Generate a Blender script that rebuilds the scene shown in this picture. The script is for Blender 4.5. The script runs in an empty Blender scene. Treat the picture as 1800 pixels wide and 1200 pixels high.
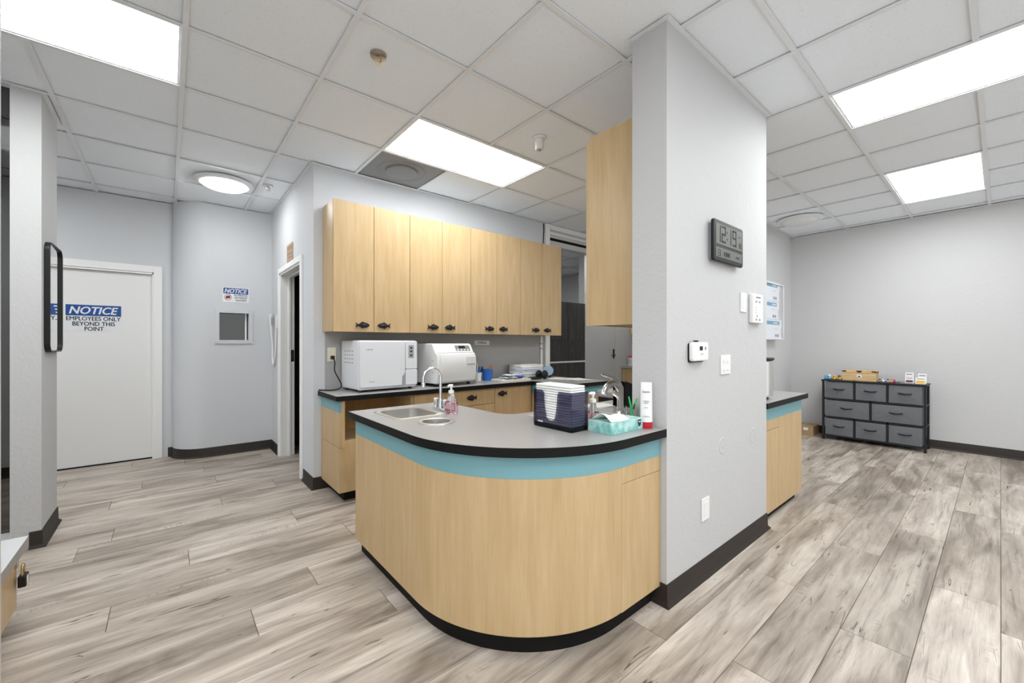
import bpy, math, random
from mathutils import Matrix, Vector
random.seed(7)
PI = math.pi
scene = bpy.context.scene
COL = scene.collection

# ------------------------------------------------------------------ camera
CAMH = 1.23
cam_data = bpy.data.cameras.new('camera')
cam = bpy.data.objects.new('camera', cam_data)
COL.objects.link(cam)
cam.location = (0, 0, CAMH)
cam.rotation_euler = (PI / 2, 0, -0.69813)
cam_data.sensor_width = 36
cam_data.lens = 721.0 / 1800 * 36
cam_data.shift_y = 3.5 / 1800
cam_data.clip_start = 0.05
scene.camera = cam

# ------------------------------------------------------------------ world / exposure
world = bpy.data.worlds.new('world')
scene.world = world
world.use_nodes = True
bg = world.node_tree.nodes['Background']
bg.inputs[0].default_value = (0.965, 0.985, 1.0, 1)
bg.inputs[1].default_value = 0.95
scene.view_settings.view_transform = 'Standard'
scene.view_settings.look = 'None'
scene.view_settings.gamma = 1
scene.view_settings.use_curve_mapping = False
scene.view_settings.exposure = 0.34
PANEL_E = 12.5          # emission of the ceiling light panels
DOME_E = 22.0

# ------------------------------------------------------------------ materials
def mat(name, color, rough=0.5, metal=0.0, spec=0.5, **kw):
    m = bpy.data.materials.new(name)
    m.use_nodes = True
    b = m.node_tree.nodes['Principled BSDF']
    b.inputs['Base Color'].default_value = (*color, 1)
    b.inputs['Roughness'].default_value = rough
    b.inputs['Metallic'].default_value = metal
    b.inputs['Specular IOR Level'].default_value = spec
    for k, v in kw.items():
        b.inputs[k].default_value = v
    return m

def nodes(m):
    nt = m.node_tree
    return nt, nt.nodes, nt.links, nt.nodes['Principled BSDF']

def coords(nt, scale, kind='Object', per_object=False):
    tc = nt.nodes.new('ShaderNodeTexCoord')
    mp = nt.nodes.new('ShaderNodeMapping')
    mp.inputs['Scale'].default_value = scale
    if per_object:
        oi = nt.nodes.new('ShaderNodeObjectInfo')
        mul = nt.nodes.new('ShaderNodeVectorMath'); mul.operation = 'SCALE'
        mul.inputs[0].default_value = (37.0, 91.0, 53.0)
        nt.links.new(oi.outputs['Random'], mul.inputs['Scale'])
        add = nt.nodes.new('ShaderNodeVectorMath')
        nt.links.new(tc.outputs[kind], add.inputs[0])
        nt.links.new(mul.outputs[0], add.inputs[1])
        nt.links.new(add.outputs[0], mp.inputs['Vector'])
    else:
        nt.links.new(tc.outputs[kind], mp.inputs['Vector'])
    return mp.outputs[0]

def noise(nt, vec, scale, detail=2, rough=0.5, dist=0.0):
    n = nt.nodes.new('ShaderNodeTexNoise')
    n.inputs['Scale'].default_value = scale
    n.inputs['Detail'].default_value = detail
    n.inputs['Roughness'].default_value = rough
    n.inputs['Distortion'].default_value = dist
    nt.links.new(vec, n.inputs['Vector'])
    return n.outputs['Fac']

def ramp(nt, fac, stops):
    r = nt.nodes.new('ShaderNodeValToRGB')
    el = r.color_ramp.elements
    while len(el) < len(stops):
        el.new(0.5)
    for e, (p, c) in zip(el, stops):
        e.position = p
        e.color = (*c, 1) if len(c) == 3 else c
    nt.links.new(fac, r.inputs['Fac'])
    return r.outputs['Color']

def mix(nt, fac, a, b, mode='MIX'):
    n = nt.nodes.new('ShaderNodeMix'); n.data_type = 'RGBA'; n.blend_type = mode
    for sock, v in ((n.inputs['Factor'], fac), (n.inputs['A'], a), (n.inputs['B'], b)):
        if hasattr(v, 'is_output'):
            nt.links.new(v, sock)
        elif isinstance(v, (int, float)):
            sock.default_value = v
        else:
            sock.default_value = (*v, 1)
    return n.outputs['Result']

def bump(nt, bsdf, h, strength, dist=0.01):
    n = nt.nodes.new('ShaderNodeBump')
    n.inputs['Strength'].default_value = strength
    n.inputs['Distance'].default_value = dist
    nt.links.new(h, n.inputs['Height'])
    nt.links.new(n.outputs[0], bsdf.inputs['Normal'])

def wall_paint(name, color, strength=0.25):
    m = mat(name, color, 0.62, spec=0.3)
    nt, N, L, b = nodes(m)
    v = coords(nt, (1, 1, 1))
    h = noise(nt, v, 55, 4, 0.6)
    h2 = noise(nt, v, 9, 3, 0.5, 1.5)
    s = nt.nodes.new('ShaderNodeMath'); s.operation = 'ADD'
    L.new(h, s.inputs[0]); L.new(h2, s.inputs[1])
    bump(nt, b, s.outputs[0], strength, 0.006)
    return m

def maple(name, a, c, rough=0.38):
    m = mat(name, a, rough, spec=0.4)
    nt, N, L, b = nodes(m)
    v = coords(nt, (6, 6, 0.55), per_object=True)
    f1 = noise(nt, v, 4, 5, 0.6, 0.4)
    v2 = coords(nt, (60, 60, 1.5), per_object=True)
    f2 = noise(nt, v2, 4, 3, 0.6)
    col = ramp(nt, f1, [(0.3, a), (0.7, c)])
    col2 = ramp(nt, f2, [(0.3, (0.90, 0.89, 0.86)), (0.65, (1, 1, 1))])
    L.new(mix(nt, 0.7, col, col2, 'MULTIPLY'), b.inputs['Base Color'])
    return m

M = {}
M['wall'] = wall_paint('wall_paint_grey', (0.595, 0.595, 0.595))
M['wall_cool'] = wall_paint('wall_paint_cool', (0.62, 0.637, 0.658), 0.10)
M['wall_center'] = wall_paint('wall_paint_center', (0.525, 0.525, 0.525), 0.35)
M['wall_shade'] = mat('wall_unlit_shade', (0.05, 0.045, 0.04), 0.9, spec=0.1)  # stands for an unlit room: the darkness is put into the colour
M['splash'] = mat('splash_grey', (0.36, 0.36, 0.355), 0.5)
M['white_trim'] = mat('white_trim', (0.86, 0.86, 0.85), 0.4)
M['door_white'] = mat('door_white', (0.82, 0.82, 0.81), 0.33)
M['base_rubber'] = mat('baseboard_rubber', (0.026, 0.020, 0.016), 0.5, 0.0, 0.25)
M['toe_black'] = mat('toe_black', (0.007, 0.007, 0.007), 0.6, 0.0, 0.15)
M['maple'] = maple('maple_laminate', (0.505, 0.35, 0.176), (0.595, 0.435, 0.246))
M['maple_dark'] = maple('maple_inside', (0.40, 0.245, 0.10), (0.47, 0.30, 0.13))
M['blue'] = mat('blue_laminate', (0.172, 0.368, 0.41), 0.42)
M['edge_black'] = mat('edge_black', (0.006, 0.006, 0.006), 0.5, 0.0, 0.18)
M['black_plastic'] = mat('black_plastic', (0.010, 0.010, 0.011), 0.4, 0.0, 0.3)
M['black_metal'] = mat('black_metal', (0.012, 0.012, 0.013), 0.45, 0.0, 0.35)
M['white_plastic'] = mat('white_plastic', (0.80, 0.80, 0.79), 0.35)
M['machine_white'] = mat('machine_white', (0.74, 0.76, 0.79), 0.3)
M['machine_warm'] = mat('machine_warm_white', (0.78, 0.785, 0.775), 0.33)
M['machine_grey'] = mat('machine_grey', (0.33, 0.34, 0.36), 0.4)
M['lcd_grey'] = mat('lcd_grey', (0.135, 0.145, 0.125), 0.45, 0.0, 0.2)
M['lcd_ink'] = mat('lcd_ink', (0.014, 0.015, 0.013), 0.5, 0.0, 0.2)
M['cream'] = mat('cream_plastic', (0.72, 0.68, 0.53), 0.4)
M['chrome'] = mat('chrome', (0.78, 0.79, 0.80), 0.09, 1.0)
M['brass'] = mat('brass', (0.62, 0.47, 0.26), 0.25, 1.0)
M['bronze'] = mat('bronze', (0.42, 0.36, 0.29), 0.3, 1.0)
M['paper'] = mat('paper', (0.82, 0.82, 0.80), 0.8, spec=0.2)
M['paper_blue'] = mat('paper_blue', (0.55, 0.63, 0.78), 0.75, spec=0.2)
M['paper_cream'] = mat('paper_cream', (0.70, 0.66, 0.55), 0.75, spec=0.2)
M['paper_lilac'] = mat('paper_lilac', (0.55, 0.52, 0.68), 0.75, spec=0.2)
M['sign_white'] = mat('sign_white', (0.80, 0.82, 0.85), 0.4)
M['sign_blue'] = mat('sign_blue', (0.012, 0.075, 0.30), 0.4)
M['ink'] = mat('ink', (0.02, 0.02, 0.025), 0.6)
M['ink_grey'] = mat('ink_grey', (0.28, 0.29, 0.31), 0.6)
M['red'] = mat('red_plastic', (0.50, 0.012, 0.03), 0.35)
M['red_ink'] = mat('red_ink', (0.45, 0.03, 0.03), 0.5)
M['pink_lid'] = mat('pink_lid', (0.65, 0.03, 0.16), 0.4)
M['blue_cup'] = mat('blue_plastic', (0.02, 0.13, 0.50), 0.4)
M['blue_bright'] = mat('blue_bright', (0.02, 0.06, 0.55), 0.5)
M['blue_disc'] = mat('blue_disc', (0.26, 0.37, 0.47), 0.35)
M['orange'] = mat('orange_plastic', (0.60, 0.20, 0.05), 0.4)
M['yellow'] = mat('yellow_plastic', (0.80, 0.46, 0.03), 0.4)
M['brown'] = mat('brown_plastic', (0.22, 0.075, 0.02), 0.4)
M['sky_blue'] = mat('sky_blue_plastic', (0.16, 0.46, 0.72), 0.4)
M['magenta'] = mat('magenta_plastic', (0.62, 0.03, 0.22), 0.4)
M['plum'] = mat('plum', (0.11, 0.02, 0.08), 0.5)
M['green'] = mat('green_plastic', (0.02, 0.50, 0.12), 0.35)
M['lime'] = mat('lime_plastic', (0.50, 0.62, 0.04), 0.35)
M['cardboard'] = mat('cardboard', (0.42, 0.28, 0.15), 0.8, spec=0.2)
M['tan_card'] = mat('tan_card', (0.42, 0.32, 0.22), 0.8, spec=0.2)
M['glove_blue'] = mat('glove_box_blue', (0.18, 0.36, 0.50), 0.5)
M['glove_box'] = mat('glove_box_white', (0.74, 0.77, 0.82), 0.55)
M['tee'] = mat('ceiling_tee_white', (0.80, 0.81, 0.82), 0.5)
M['pale_stone'] = mat('pale_ledge_laminate', (0.62, 0.625, 0.63), 0.4)
M['ledge_edge'] = mat('ledge_edge_grey', (0.33, 0.31, 0.29), 0.5)
M['disc_grey'] = mat('vent_grey', (0.25, 0.25, 0.25), 0.6)

# stainless steel, lightly brushed
M['steel'] = mat('stainless', (0.70, 0.69, 0.66), 0.34, 1.0)

# laminate worktop with faint speckle
m = M['worktop'] = mat('worktop_laminate', (0.27, 0.265, 0.255), 0.30, spec=0.5)
nt, N, L, b = nodes(m)
v = coords(nt, (1, 1, 1))
L.new(ramp(nt, noise(nt, v, 320, 2, 0.5), [(0.35, (0.31, 0.305, 0.295)), (0.65, (0.41, 0.40, 0.39))]), b.inputs['Base Color'])

# mineral fibre ceiling tile: fine pitted surface
m = M['tile'] = mat('ceiling_tile_fibre', (0.78, 0.78, 0.765), 0.85, spec=0.15)
nt, N, L, b = nodes(m)
v = coords(nt, (1, 1, 1), per_object=True)
pits = ramp(nt, noise(nt, v, 120, 3, 0.7), [(0.30, (0, 0, 0)), (0.38, (1, 1, 1))])
pits2 = noise(nt, v, 160, 2, 0.5)
L.new(mix(nt, pits, (0.65, 0.672, 0.70), (0.88, 0.915, 0.95)), b.inputs['Base Color'])
s = nt.nodes.new('ShaderNodeMath'); s.operation = 'ADD'
L.new(pits, s.inputs[0]); L.new(pits2, s.inputs[1])
bump(nt, b, s.outputs[0], 0.12, 0.002)

# vinyl floor planks: grain along X, own tone and offset per plank
def plank_mat():
    m = mat('vinyl_plank', (0.4, 0.35, 0.3), 0.40, spec=0.42)
    nt, N, L, b = nodes(m)
    vb = coords(nt, (0.9, 5.0, 1), per_object=True)
    broad = noise(nt, vb, 1.6, 4, 0.55, 0.8)
    vs = coords(nt, (1.6, 26, 1), per_object=True)
    streak = noise(nt, vs, 1.8, 5, 0.62, 0.35)
    vg = coords(nt, (7, 190, 1), per_object=True)
    grain = noise(nt, vg, 1.5, 3, 0.6)
    base = ramp(nt, broad, [(0.31, (0.25, 0.208, 0.17)), (0.43, (0.375, 0.322, 0.272)),
                            (0.55, (0.51, 0.449, 0.388)), (0.69, (0.64, 0.578, 0.51))])
    st = ramp(nt, streak, [(0.30, (0.50, 0.475, 0.455)), (0.42, (0.88, 0.87, 0.86)), (0.60, (1.03, 1.03, 1.02))])
    gr = ramp(nt, grain, [(0.3, (0.88, 0.875, 0.87)), (0.6, (1.02, 1.02, 1.02))])
    c = mix(nt, 0.85, base, st, 'MULTIPLY')
    c = mix(nt, 0.8, c, gr, 'MULTIPLY')
    # saw marks: short lines across the board, only inside patches
    vw = coords(nt, (70, 9, 1), per_object=True)
    saw = ramp(nt, noise(nt, vw, 1.2, 2, 0.5), [(0.50, (0, 0, 0)), (0.60, (1, 1, 1))])
    vp = coords(nt, (1.1, 9, 1), per_object=True)
    patch = ramp(nt, noise(nt, vp, 1.7, 2, 0.5), [(0.60, (0, 0, 0)), (0.70, (0.6, 0.6, 0.6))])
    mm = nt.nodes.new('ShaderNodeMath'); mm.operation = 'MULTIPLY'
    L.new(saw, mm.inputs[0]); L.new(patch, mm.inputs[1])
    c = mix(nt, mm.outputs[0], c, (0.27, 0.205, 0.155))
    # thin dark splits running with the grain
    vc = coords(nt, (1.3, 20, 1), per_object=True)
    n = nt.nodes.new('ShaderNodeTexNoise'); n.inputs['Scale'].default_value = 1.5
    n.inputs['Detail'].default_value = 1.5; n.inputs['Distortion'].default_value = 0.7
    L.new(vc, n.inputs['Vector'])
    crack = ramp(nt, n.outputs['Fac'], [(0.486, (0, 0, 0)), (0.496, (1, 1, 1)), (0.504, (1, 1, 1)), (0.514, (0, 0, 0))])
    vq = coords(nt, (3.2, 10, 1), per_object=True)
    cm = ramp(nt, noise(nt, vq, 1.4, 1, 0.5), [(0.585, (0, 0, 0)), (0.63, (0.95, 0.95, 0.95))])
    m2 = nt.nodes.new('ShaderNodeMath'); m2.operation = 'MULTIPLY'
    L.new(crack, m2.inputs[0]); L.new(cm, m2.inputs[1])
    c = mix(nt, m2.outputs[0], c, (0.07, 0.055, 0.045))
    oi = nt.nodes.new('ShaderNodeObjectInfo')
    tone = ramp(nt, oi.outputs['Random'], [(0.0, (0.80, 0.79, 0.78)), (0.5, (0.97, 0.96, 0.945)), (1.0, (1.08, 1.08, 1.09))])
    c = mix(nt, 1.0, c, tone, 'MULTIPLY')
    L.new(c, b.inputs['Base Color'])
    bump(nt, b, grain, 0.06, 0.002)
    return m
M['plank'] = plank_mat()
M['subfloor'] = mat('plank_joint', (0.10, 0.085, 0.07), 0.8)

# dark wood-grain locker laminate
m = M['locker'] = mat('locker_laminate', (0.05, 0.05, 0.05), 0.5)
nt, N, L, b = nodes(m)
v = coords(nt, (14, 14, 0.8), per_object=True)
L.new(ramp(nt, noise(nt, v, 3, 5, 0.65), [(0.3, (0.028, 0.027, 0.027)), (0.7, (0.085, 0.082, 0.08))]), b.inputs['Base Color'])

# light pine box
m = M['pine'] = mat('pine', (0.65, 0.45, 0.22), 0.5)
nt, N, L, b = nodes(m)
v = coords(nt, (5, 3, 40), per_object=True)
L.new(ramp(nt, noise(nt, v, 2.5, 3, 0.5), [(0.3, (0.52, 0.33, 0.13)), (0.7, (0.72, 0.54, 0.31))]), b.inputs['Base Color'])

# grey drawer fabric
m = M['fabric'] = mat('drawer_fabric', (0.14, 0.15, 0.16), 0.85, spec=0.2)
nt, N, L, b = nodes(m)
v = coords(nt, (1, 1, 1), per_object=True)
bump(nt, b, noise(nt, v, 5, 3, 0.5, 0.6), 0.5, 0.04)
L.new(ramp(nt, noise(nt, v, 260, 2, 0.5), [(0.3, (0.125, 0.133, 0.142)), (0.7, (0.165, 0.173, 0.183))]), b.inputs['Base Color'])

# tissue carton print
m = M['tissue_print'] = mat('tissue_carton_print', (0.3, 0.6, 0.6), 0.5)
nt, N, L, b = nodes(m)
v = coords(nt, (1, 1, 1))
L.new(ramp(nt, noise(nt, v, 16, 4, 0.6, 1.2), [(0.28, (0.10, 0.36, 0.42)), (0.45, (0.25, 0.55, 0.50)), (0.58, (0.45, 0.70, 0.66)), (0.70, (0.72, 0.80, 0.78))]), b.inputs['Base Color'])

def emit(name, color, strength):
    m = bpy.data.materials.new(name); m.use_nodes = True
    nt = m.node_tree; nt.nodes.clear()
    o = nt.nodes.new('ShaderNodeOutputMaterial'); e = nt.nodes.new('ShaderNodeEmission')
    e.inputs[0].default_value = (*color, 1); e.inputs[1].default_value = strength
    nt.links.new(e.outputs[0], o.inputs[0])
    return m
M['panel_light'] = emit('panel_light', (0.96, 0.985, 1.0), PANEL_E)
M['dome_light'] = emit('dome_light', (1.0, 1.0, 0.99), DOME_E)
M['dome_off'] = mat('dome_glass_white', (0.80, 0.80, 0.79), 0.3)
M['reading_light'] = emit('small_display_light', (0.9, 1.0, 0.9), 1.0)

def glass(name, color, rough=0.03, ior=1.45, alpha_tint=None):
    m = mat(name, color, rough)
    b = m.node_tree.nodes['Principled BSDF']
    b.inputs['Transmission Weight'].default_value = 1.0
    b.inputs['IOR'].default_value = ior
    return m
M['clear'] = glass('clear_plastic', (0.96, 0.97, 0.97), 0.05, 1.3)
M['pink_soap'] = glass('pink_soap', (0.95, 0.60, 0.69), 0.05, 1.33)
def tint(name, t, gloss=0.06):
    m = bpy.data.materials.new(name); m.use_nodes = True
    nt = m.node_tree; nt.nodes.clear()
    o = nt.nodes.new('ShaderNodeOutputMaterial'); mx = nt.nodes.new('ShaderNodeMixShader')
    tr = nt.nodes.new('ShaderNodeBsdfTransparent'); g = nt.nodes.new('ShaderNodeBsdfGlossy')
    tr.inputs[0].default_value = (*t, 1); g.inputs['Roughness'].default_value = 0.05
    mx.inputs[0].default_value = gloss
    nt.links.new(tr.outputs[0], mx.inputs[1]); nt.links.new(g.outputs[0], mx.inputs[2])
    nt.links.new(mx.outputs[0], o.inputs[0])
    return m
M['tinted_glass'] = tint('tinted_glass', (0.42, 0.42, 0.41), 0.012)
M['dark_glass'] = tint('pass_window_glass', (0.5, 0.52, 0.5), 0.10)
M['smoke'] = tint('smoke_plastic', (0.52, 0.515, 0.60), 0.04)
M['mirror'] = mat('mirror', (0.86, 0.87, 0.87), 0.01, 1.0)

# ------------------------------------------------------------------ builders
WM = {}          # world matrices
def wm(o):
    return WM.get(o.name, Matrix.Identity(4)) if o else Matrix.Identity(4)

def setp(o, label=None, cat=None, group=None, kind=None):
    if label: o['label'] = label
    if cat: o['category'] = cat
    if group: o['group'] = group
    if kind: o['kind'] = kind
    return o

def thing(name, label, cat, loc=(0, 0, 0), rz=0.0, group=None, kind=None):
    o = bpy.data.objects.new(name, None)
    COL.objects.link(o)
    o.empty_display_size = 0.05
    o.location = loc; o.rotation_euler = (0, 0, rz)
    WM[o.name] = Matrix.Translation(loc) @ Matrix.Rotation(rz, 4, 'Z')
    return setp(o, label, cat, group, kind)

class MB:
    def __init__(s):
        s.v = []; s.f = []
    def add(s, vs, fs):
        n = len(s.v); s.v += [tuple(p) for p in vs]
        s.f += [tuple(n + i for i in f) for f in fs]
        return s
    def box(s, x0, x1, y0, y1, z0, z1):
        return s.add([(x0, y0, z0), (x1, y0, z0), (x1, y1, z0), (x0, y1, z0),
                      (x0, y0, z1), (x1, y0, z1), (x1, y1, z1), (x0, y1, z1)],
                     [(0, 3, 2, 1), (4, 5, 6, 7), (0, 1, 5, 4), (1, 2, 6, 5), (2, 3, 7, 6), (3, 0, 4, 7)])
    def prism(s, poly, a0, a1, axis='z'):
        """closed 2D polygon extruded along axis: z -> (x,y); y -> (x,z); x -> (y,z)"""
        n = len(poly)
        area = sum(poly[i][0] * poly[(i + 1) % n][1] - poly[(i + 1) % n][0] * poly[i][1] for i in range(n))
        if axis == 'y': area = -area
        if area < 0: poly = poly[::-1]
        def P(p, a):
            return (p[0], p[1], a) if axis == 'z' else (p[0], a, p[1]) if axis == 'y' else (a, p[0], p[1])
        vs = [P(p, a0) for p in poly] + [P(p, a1) for p in poly]
        fs = [tuple(range(n))[::-1], tuple(range(n, 2 * n))]
        fs += [(i, (i + 1) % n, n + (i + 1) % n, n + i) for i in range(n)]
        return s.add(vs, fs)
    def ring(s, outer, inner, z0, z1):
        n = len(outer)
        vs = [(*p, z0) for p in outer] + [(*p, z0) for p in inner] + [(*p, z1) for p in outer] + [(*p, z1) for p in inner]
        fs = []
        for i in range(n):
            j = (i + 1) % n
            fs += [(i, j, 2 * n + j, 2 * n + i), (n + j, n + i, 3 * n + i, 3 * n + j),
                   (2 * n + i, 2 * n + j, 3 * n + j, 3 * n + i), (i, n + i, n + j, j)]
        return s.add(vs, fs)
    def strip(s, path, inner, z0, z1):
        """open wall of thickness between path and inner (same length)"""
        n = len(path)
        vs = [(*p, z0) for p in path] + [(*p, z0) for p in inner] + [(*p, z1) for p in path] + [(*p, z1) for p in inner]
        fs = []
        for i in range(n - 1):
            j = i + 1
            fs += [(i, j, 2 * n + j, 2 * n + i), (n + j, n + i, 3 * n + i, 3 * n + j),
                   (2 * n + i, 2 * n + j, 3 * n + j, 3 * n + i), (i, n + i, n + j, j)]
        fs += [(0, 2 * n, 3 * n, n), (n - 1, 2 * n - 1, 4 * n - 1, 3 * n - 1)]
        return s.add(vs, fs)
    def cyl(s, c, r, h, axis='z', seg=24, r2=None):
        r2 = r if r2 is None else r2
        vs = []
        for k, (rr, t) in enumerate(((r, 0), (r2, h))):
            for i in range(seg):
                a = 2 * PI * i / seg
                p = (rr * math.cos(a), rr * math.sin(a), t)
                if axis == 'y': p = (p[0], t, -p[1])
                if axis == 'x': p = (t, p[0], p[1])
                vs.append((c[0] + p[0], c[1] + p[1], c[2] + p[2]))
        fs = [tuple(range(seg))[::-1], tuple(range(seg, 2 * seg))]
        fs += [(i, (i + 1) % seg, seg + (i + 1) % seg, seg + i) for i in range(seg)]
        return s.add(vs, fs)
    def lathe(s, prof, c, seg=24, sx=1, sy=1, close=True):
        n = len(prof)
        vs = [(c[0] + r * math.cos(2 * PI * i / seg) * sx, c[1] + r * math.sin(2 * PI * i / seg) * sy, c[2] + z) for r, z in prof for i in range(seg)]
        fs = []
        for k in range(n - 1):
            for i in range(seg):
                j = (i + 1) % seg
                fs.append((k * seg + i, k * seg + j, (k + 1) * seg + j, (k + 1) * seg + i))
        if close:
            fs += [tuple(range(seg))[::-1], tuple(range((n - 1) * seg, n * seg))]
        return s.add(vs, fs)
    def tube(s, pts, r, seg=10, closed=False):
        pts = [Vector(p) for p in pts]; n = len(pts)
        rr = r if isinstance(r, (list, tuple)) else [r] * n
        vs = []; u = None
        for i, p in enumerate(pts):
            a = pts[(i - 1) % n] if (closed or i) else p
            c = pts[(i + 1) % n] if (closed or i < n - 1) else p
            t = (c - a).normalized()
            if u is None:
                u = t.cross(Vector((0, 0, 1)))
                if u.length < 1e-3: u = t.cross(Vector((0, 1, 0)))
            u = (u - t * u.dot(t)).normalized()
            w = t.cross(u)
            for k in range(seg):
                q = 2 * PI * k / seg
                vs.append(p + (u * math.cos(q) + w * math.sin(q)) * rr[i])
        fs = []
        for i in range(n if closed else n - 1):
            for k in range(seg):
                a, b2 = i * seg + k, i * seg + (k + 1) % seg
                j = (i + 1) % n
                fs.append((a, b2, j * seg + (k + 1) % seg, j * seg + k))
        if not closed:
            fs += [tuple(range(seg))[::-1], tuple(range((n - 1) * seg, n * seg))]
        return s.add(vs, fs)
    def ball(s, c, rx, ry, rz, seg=16, rings=10):
        prof = [(math.sin(PI * i / rings), -math.cos(PI * i / rings) * rz) for i in range(rings + 1)]
        prof[0] = (0.001, -rz); prof[-1] = (0.001, rz)
        return s.lathe(prof, c, seg, rx, ry)
    def build(s, name, m, parent=None, bevel=0.0, smooth=None, local=False, seg=2, **props):
        P = wm(parent)
        if local or parent is None:
            pts = [Vector(p) for p in s.v]
        else:
            inv = P.inverted(); pts = [inv @ Vector(p) for p in s.v]
        lo = Vector([min(p[i] for p in pts) for i in range(3)]); hi = Vector([max(p[i] for p in pts) for i in range(3)])
        c = (lo + hi) / 2
        if parent is None: c.z = lo.z
        me = bpy.data.meshes.new(name)
        me.from_pydata([p - c for p in pts], [], s.f)
        me.update()
        me.materials.append(M[m] if isinstance(m, str) else m)
        o = bpy.data.objects.new(name, me)
        COL.objects.link(o)
        o.location = c
        if parent is not None: o.parent = parent
        WM[o.name] = P @ Matrix.Translation(c)
        if smooth is not None:
            me.shade_smooth()
            me.set_sharp_from_angle(angle=math.radians(smooth))
        if bevel:
            b = o.modifiers.new('bevel', 'BEVEL'); b.width = bevel; b.segments = seg
            b.limit_method = 'ANGLE'; b.angle_limit = math.radians(35)
        return setp(o, **props)

def box(name, m, x0, x1, y0, y1, z0, z1, parent=None, bevel=0.0, **kw):
    return MB().box(x0, x1, y0, y1, z0, z1).build(name, m, parent, bevel, **kw)

def copy_of(o, loc, parent=None, rot=None):
    c = o.copy(); COL.objects.link(c)
    c.location = loc; c.parent = parent
    if rot is not None: c.rotation_euler = rot
    WM[c.name] = wm(parent) @ Matrix.Translation(loc)
    return c

def copy_tree(o, loc, rz, parent=None):
    c = o.copy(); COL.objects.link(c); c.parent = parent
    c.location = loc; c.rotation_euler = (0, 0, rz)
    for ch in o.children:
        k = copy_tree(ch, ch.location.copy(), ch.rotation_euler.z, c)
    return c

def text(s, name, m, parent, origin, right, up, height, width=None, bold=0.0, shear=0.0, align='CENTER', lift=0.0006):
    cu = bpy.data.curves.new(name, 'FONT'); cu.body = s; cu.align_x = align; cu.align_y = 'CENTER'
    cu.size = 1.0; cu.shear = shear; cu.resolution_u = 3
    t = bpy.data.objects.new(name, cu); COL.objects.link(t)
    dg = bpy.context.evaluated_depsgraph_get(); dg.update()
    me = bpy.data.meshes.new_from_object(t.evaluated_get(dg))
    vs = [v.co.copy() for v in me.vertices]; fs = [tuple(p.vertices) for p in me.polygons]
    bpy.data.objects.remove(t); bpy.data.curves.remove(cu); bpy.data.meshes.remove(me)
    xs = [v.x for v in vs]; ys = [v.y for v in vs]
    k = height / (max(ys) - min(ys)); kx = k if width is None else width / (max(xs) - min(xs))
    cy = (max(ys) + min(ys)) / 2; cx = (max(xs) + min(xs)) / 2 if align == 'CENTER' else min(xs)
    R = Vector(right); U = Vector(up); Nn = R.cross(U); O = Vector(origin)
    mb = MB()
    for q, (bx, by) in enumerate([(0, 0)] if not bold else [(-bold, 0), (bold, 0), (0, -bold * .6), (0, bold * .6)]):
        mb.add([O + R * ((v.x - cx + bx) * kx) + U * ((v.y - cy + by) * k) + Nn * (lift + .00025 * q) for v in vs], fs)
    return mb.build(name, m, parent)

def marks(name, m, parent, origin, right, up, height, width, n=5, lift=0.0006):
    """print too small to read in the photograph: a row of short strokes"""
    R = Vector(right); U = Vector(up); Nn = R.cross(U); O = Vector(origin) + Nn * lift
    mb = MB(); x = -width / 2; step = width / n
    for k in range(n):
        w_ = step * (.86 if k % 3 else .62); h_ = height * (.5 if k % 2 else .42)
        mb.add([O + R * x - U * h_, O + R * (x + w_) - U * h_, O + R * (x + w_) + U * h_, O + R * x + U * h_], [(0, 1, 2, 3)])
        x += step
    return setp(mb.build(name, m, parent), kind='stuff')

def offset(poly, d):
    """offset closed CCW polygon outward by d (miter)"""
    n = len(poly); out = []
    for i in range(n):
        p0, p1, p2 = Vector(poly[i - 1]), Vector(poly[i]), Vector(poly[(i + 1) % n])
        e1 = (p1 - p0).normalized(); e2 = (p2 - p1).normalized()
        n1 = Vector((e1.y, -e1.x)); n2 = Vector((e2.y, -e2.x))
        b = n1 + n2; k = d / max(0.3, (1 + n1.dot(n2)))
        out.append(tuple(p1 + b * k))
    return out

def arc(cx, cy, r, a0, a1, n):
    return [(cx + r * math.cos(math.radians(a0 + (a1 - a0) * i / n)), cy + r * math.sin(math.radians(a0 + (a1 - a0) * i / n))) for i in range(n + 1)]

def rrect(x0, x1, y0, y1, r, n=5):
    return arc(x1 - r, y0 + r, r, -90, 0, n) + arc(x1 - r, y1 - r, r, 0, 90, n) + arc(x0 + r, y1 - r, r, 90, 180, n) + arc(x0 + r, y0 + r, r, 180, 270, n)

def cut(o, cutters):
    """bake boolean holes into a mesh object; the cutters are removed again"""
    for mb in cutters:
        c = mb.build('cutter', 'paper')
        md = o.modifiers.new('hole', 'BOOLEAN'); md.operation = 'DIFFERENCE'; md.object = c; md.solver = 'EXACT'
        bpy.context.view_layer.update()
        dg = bpy.context.evaluated_depsgraph_get()
        me = bpy.data.meshes.new_from_object(o.evaluated_get(dg))
        o.modifiers.remove(md)
        old = o.data; o.data = me; bpy.data.meshes.remove(old)
        cm = c.data; bpy.data.objects.remove(c); bpy.data.meshes.remove(cm)

CEIL = 2.75
ST = dict(kind='structure')

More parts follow.
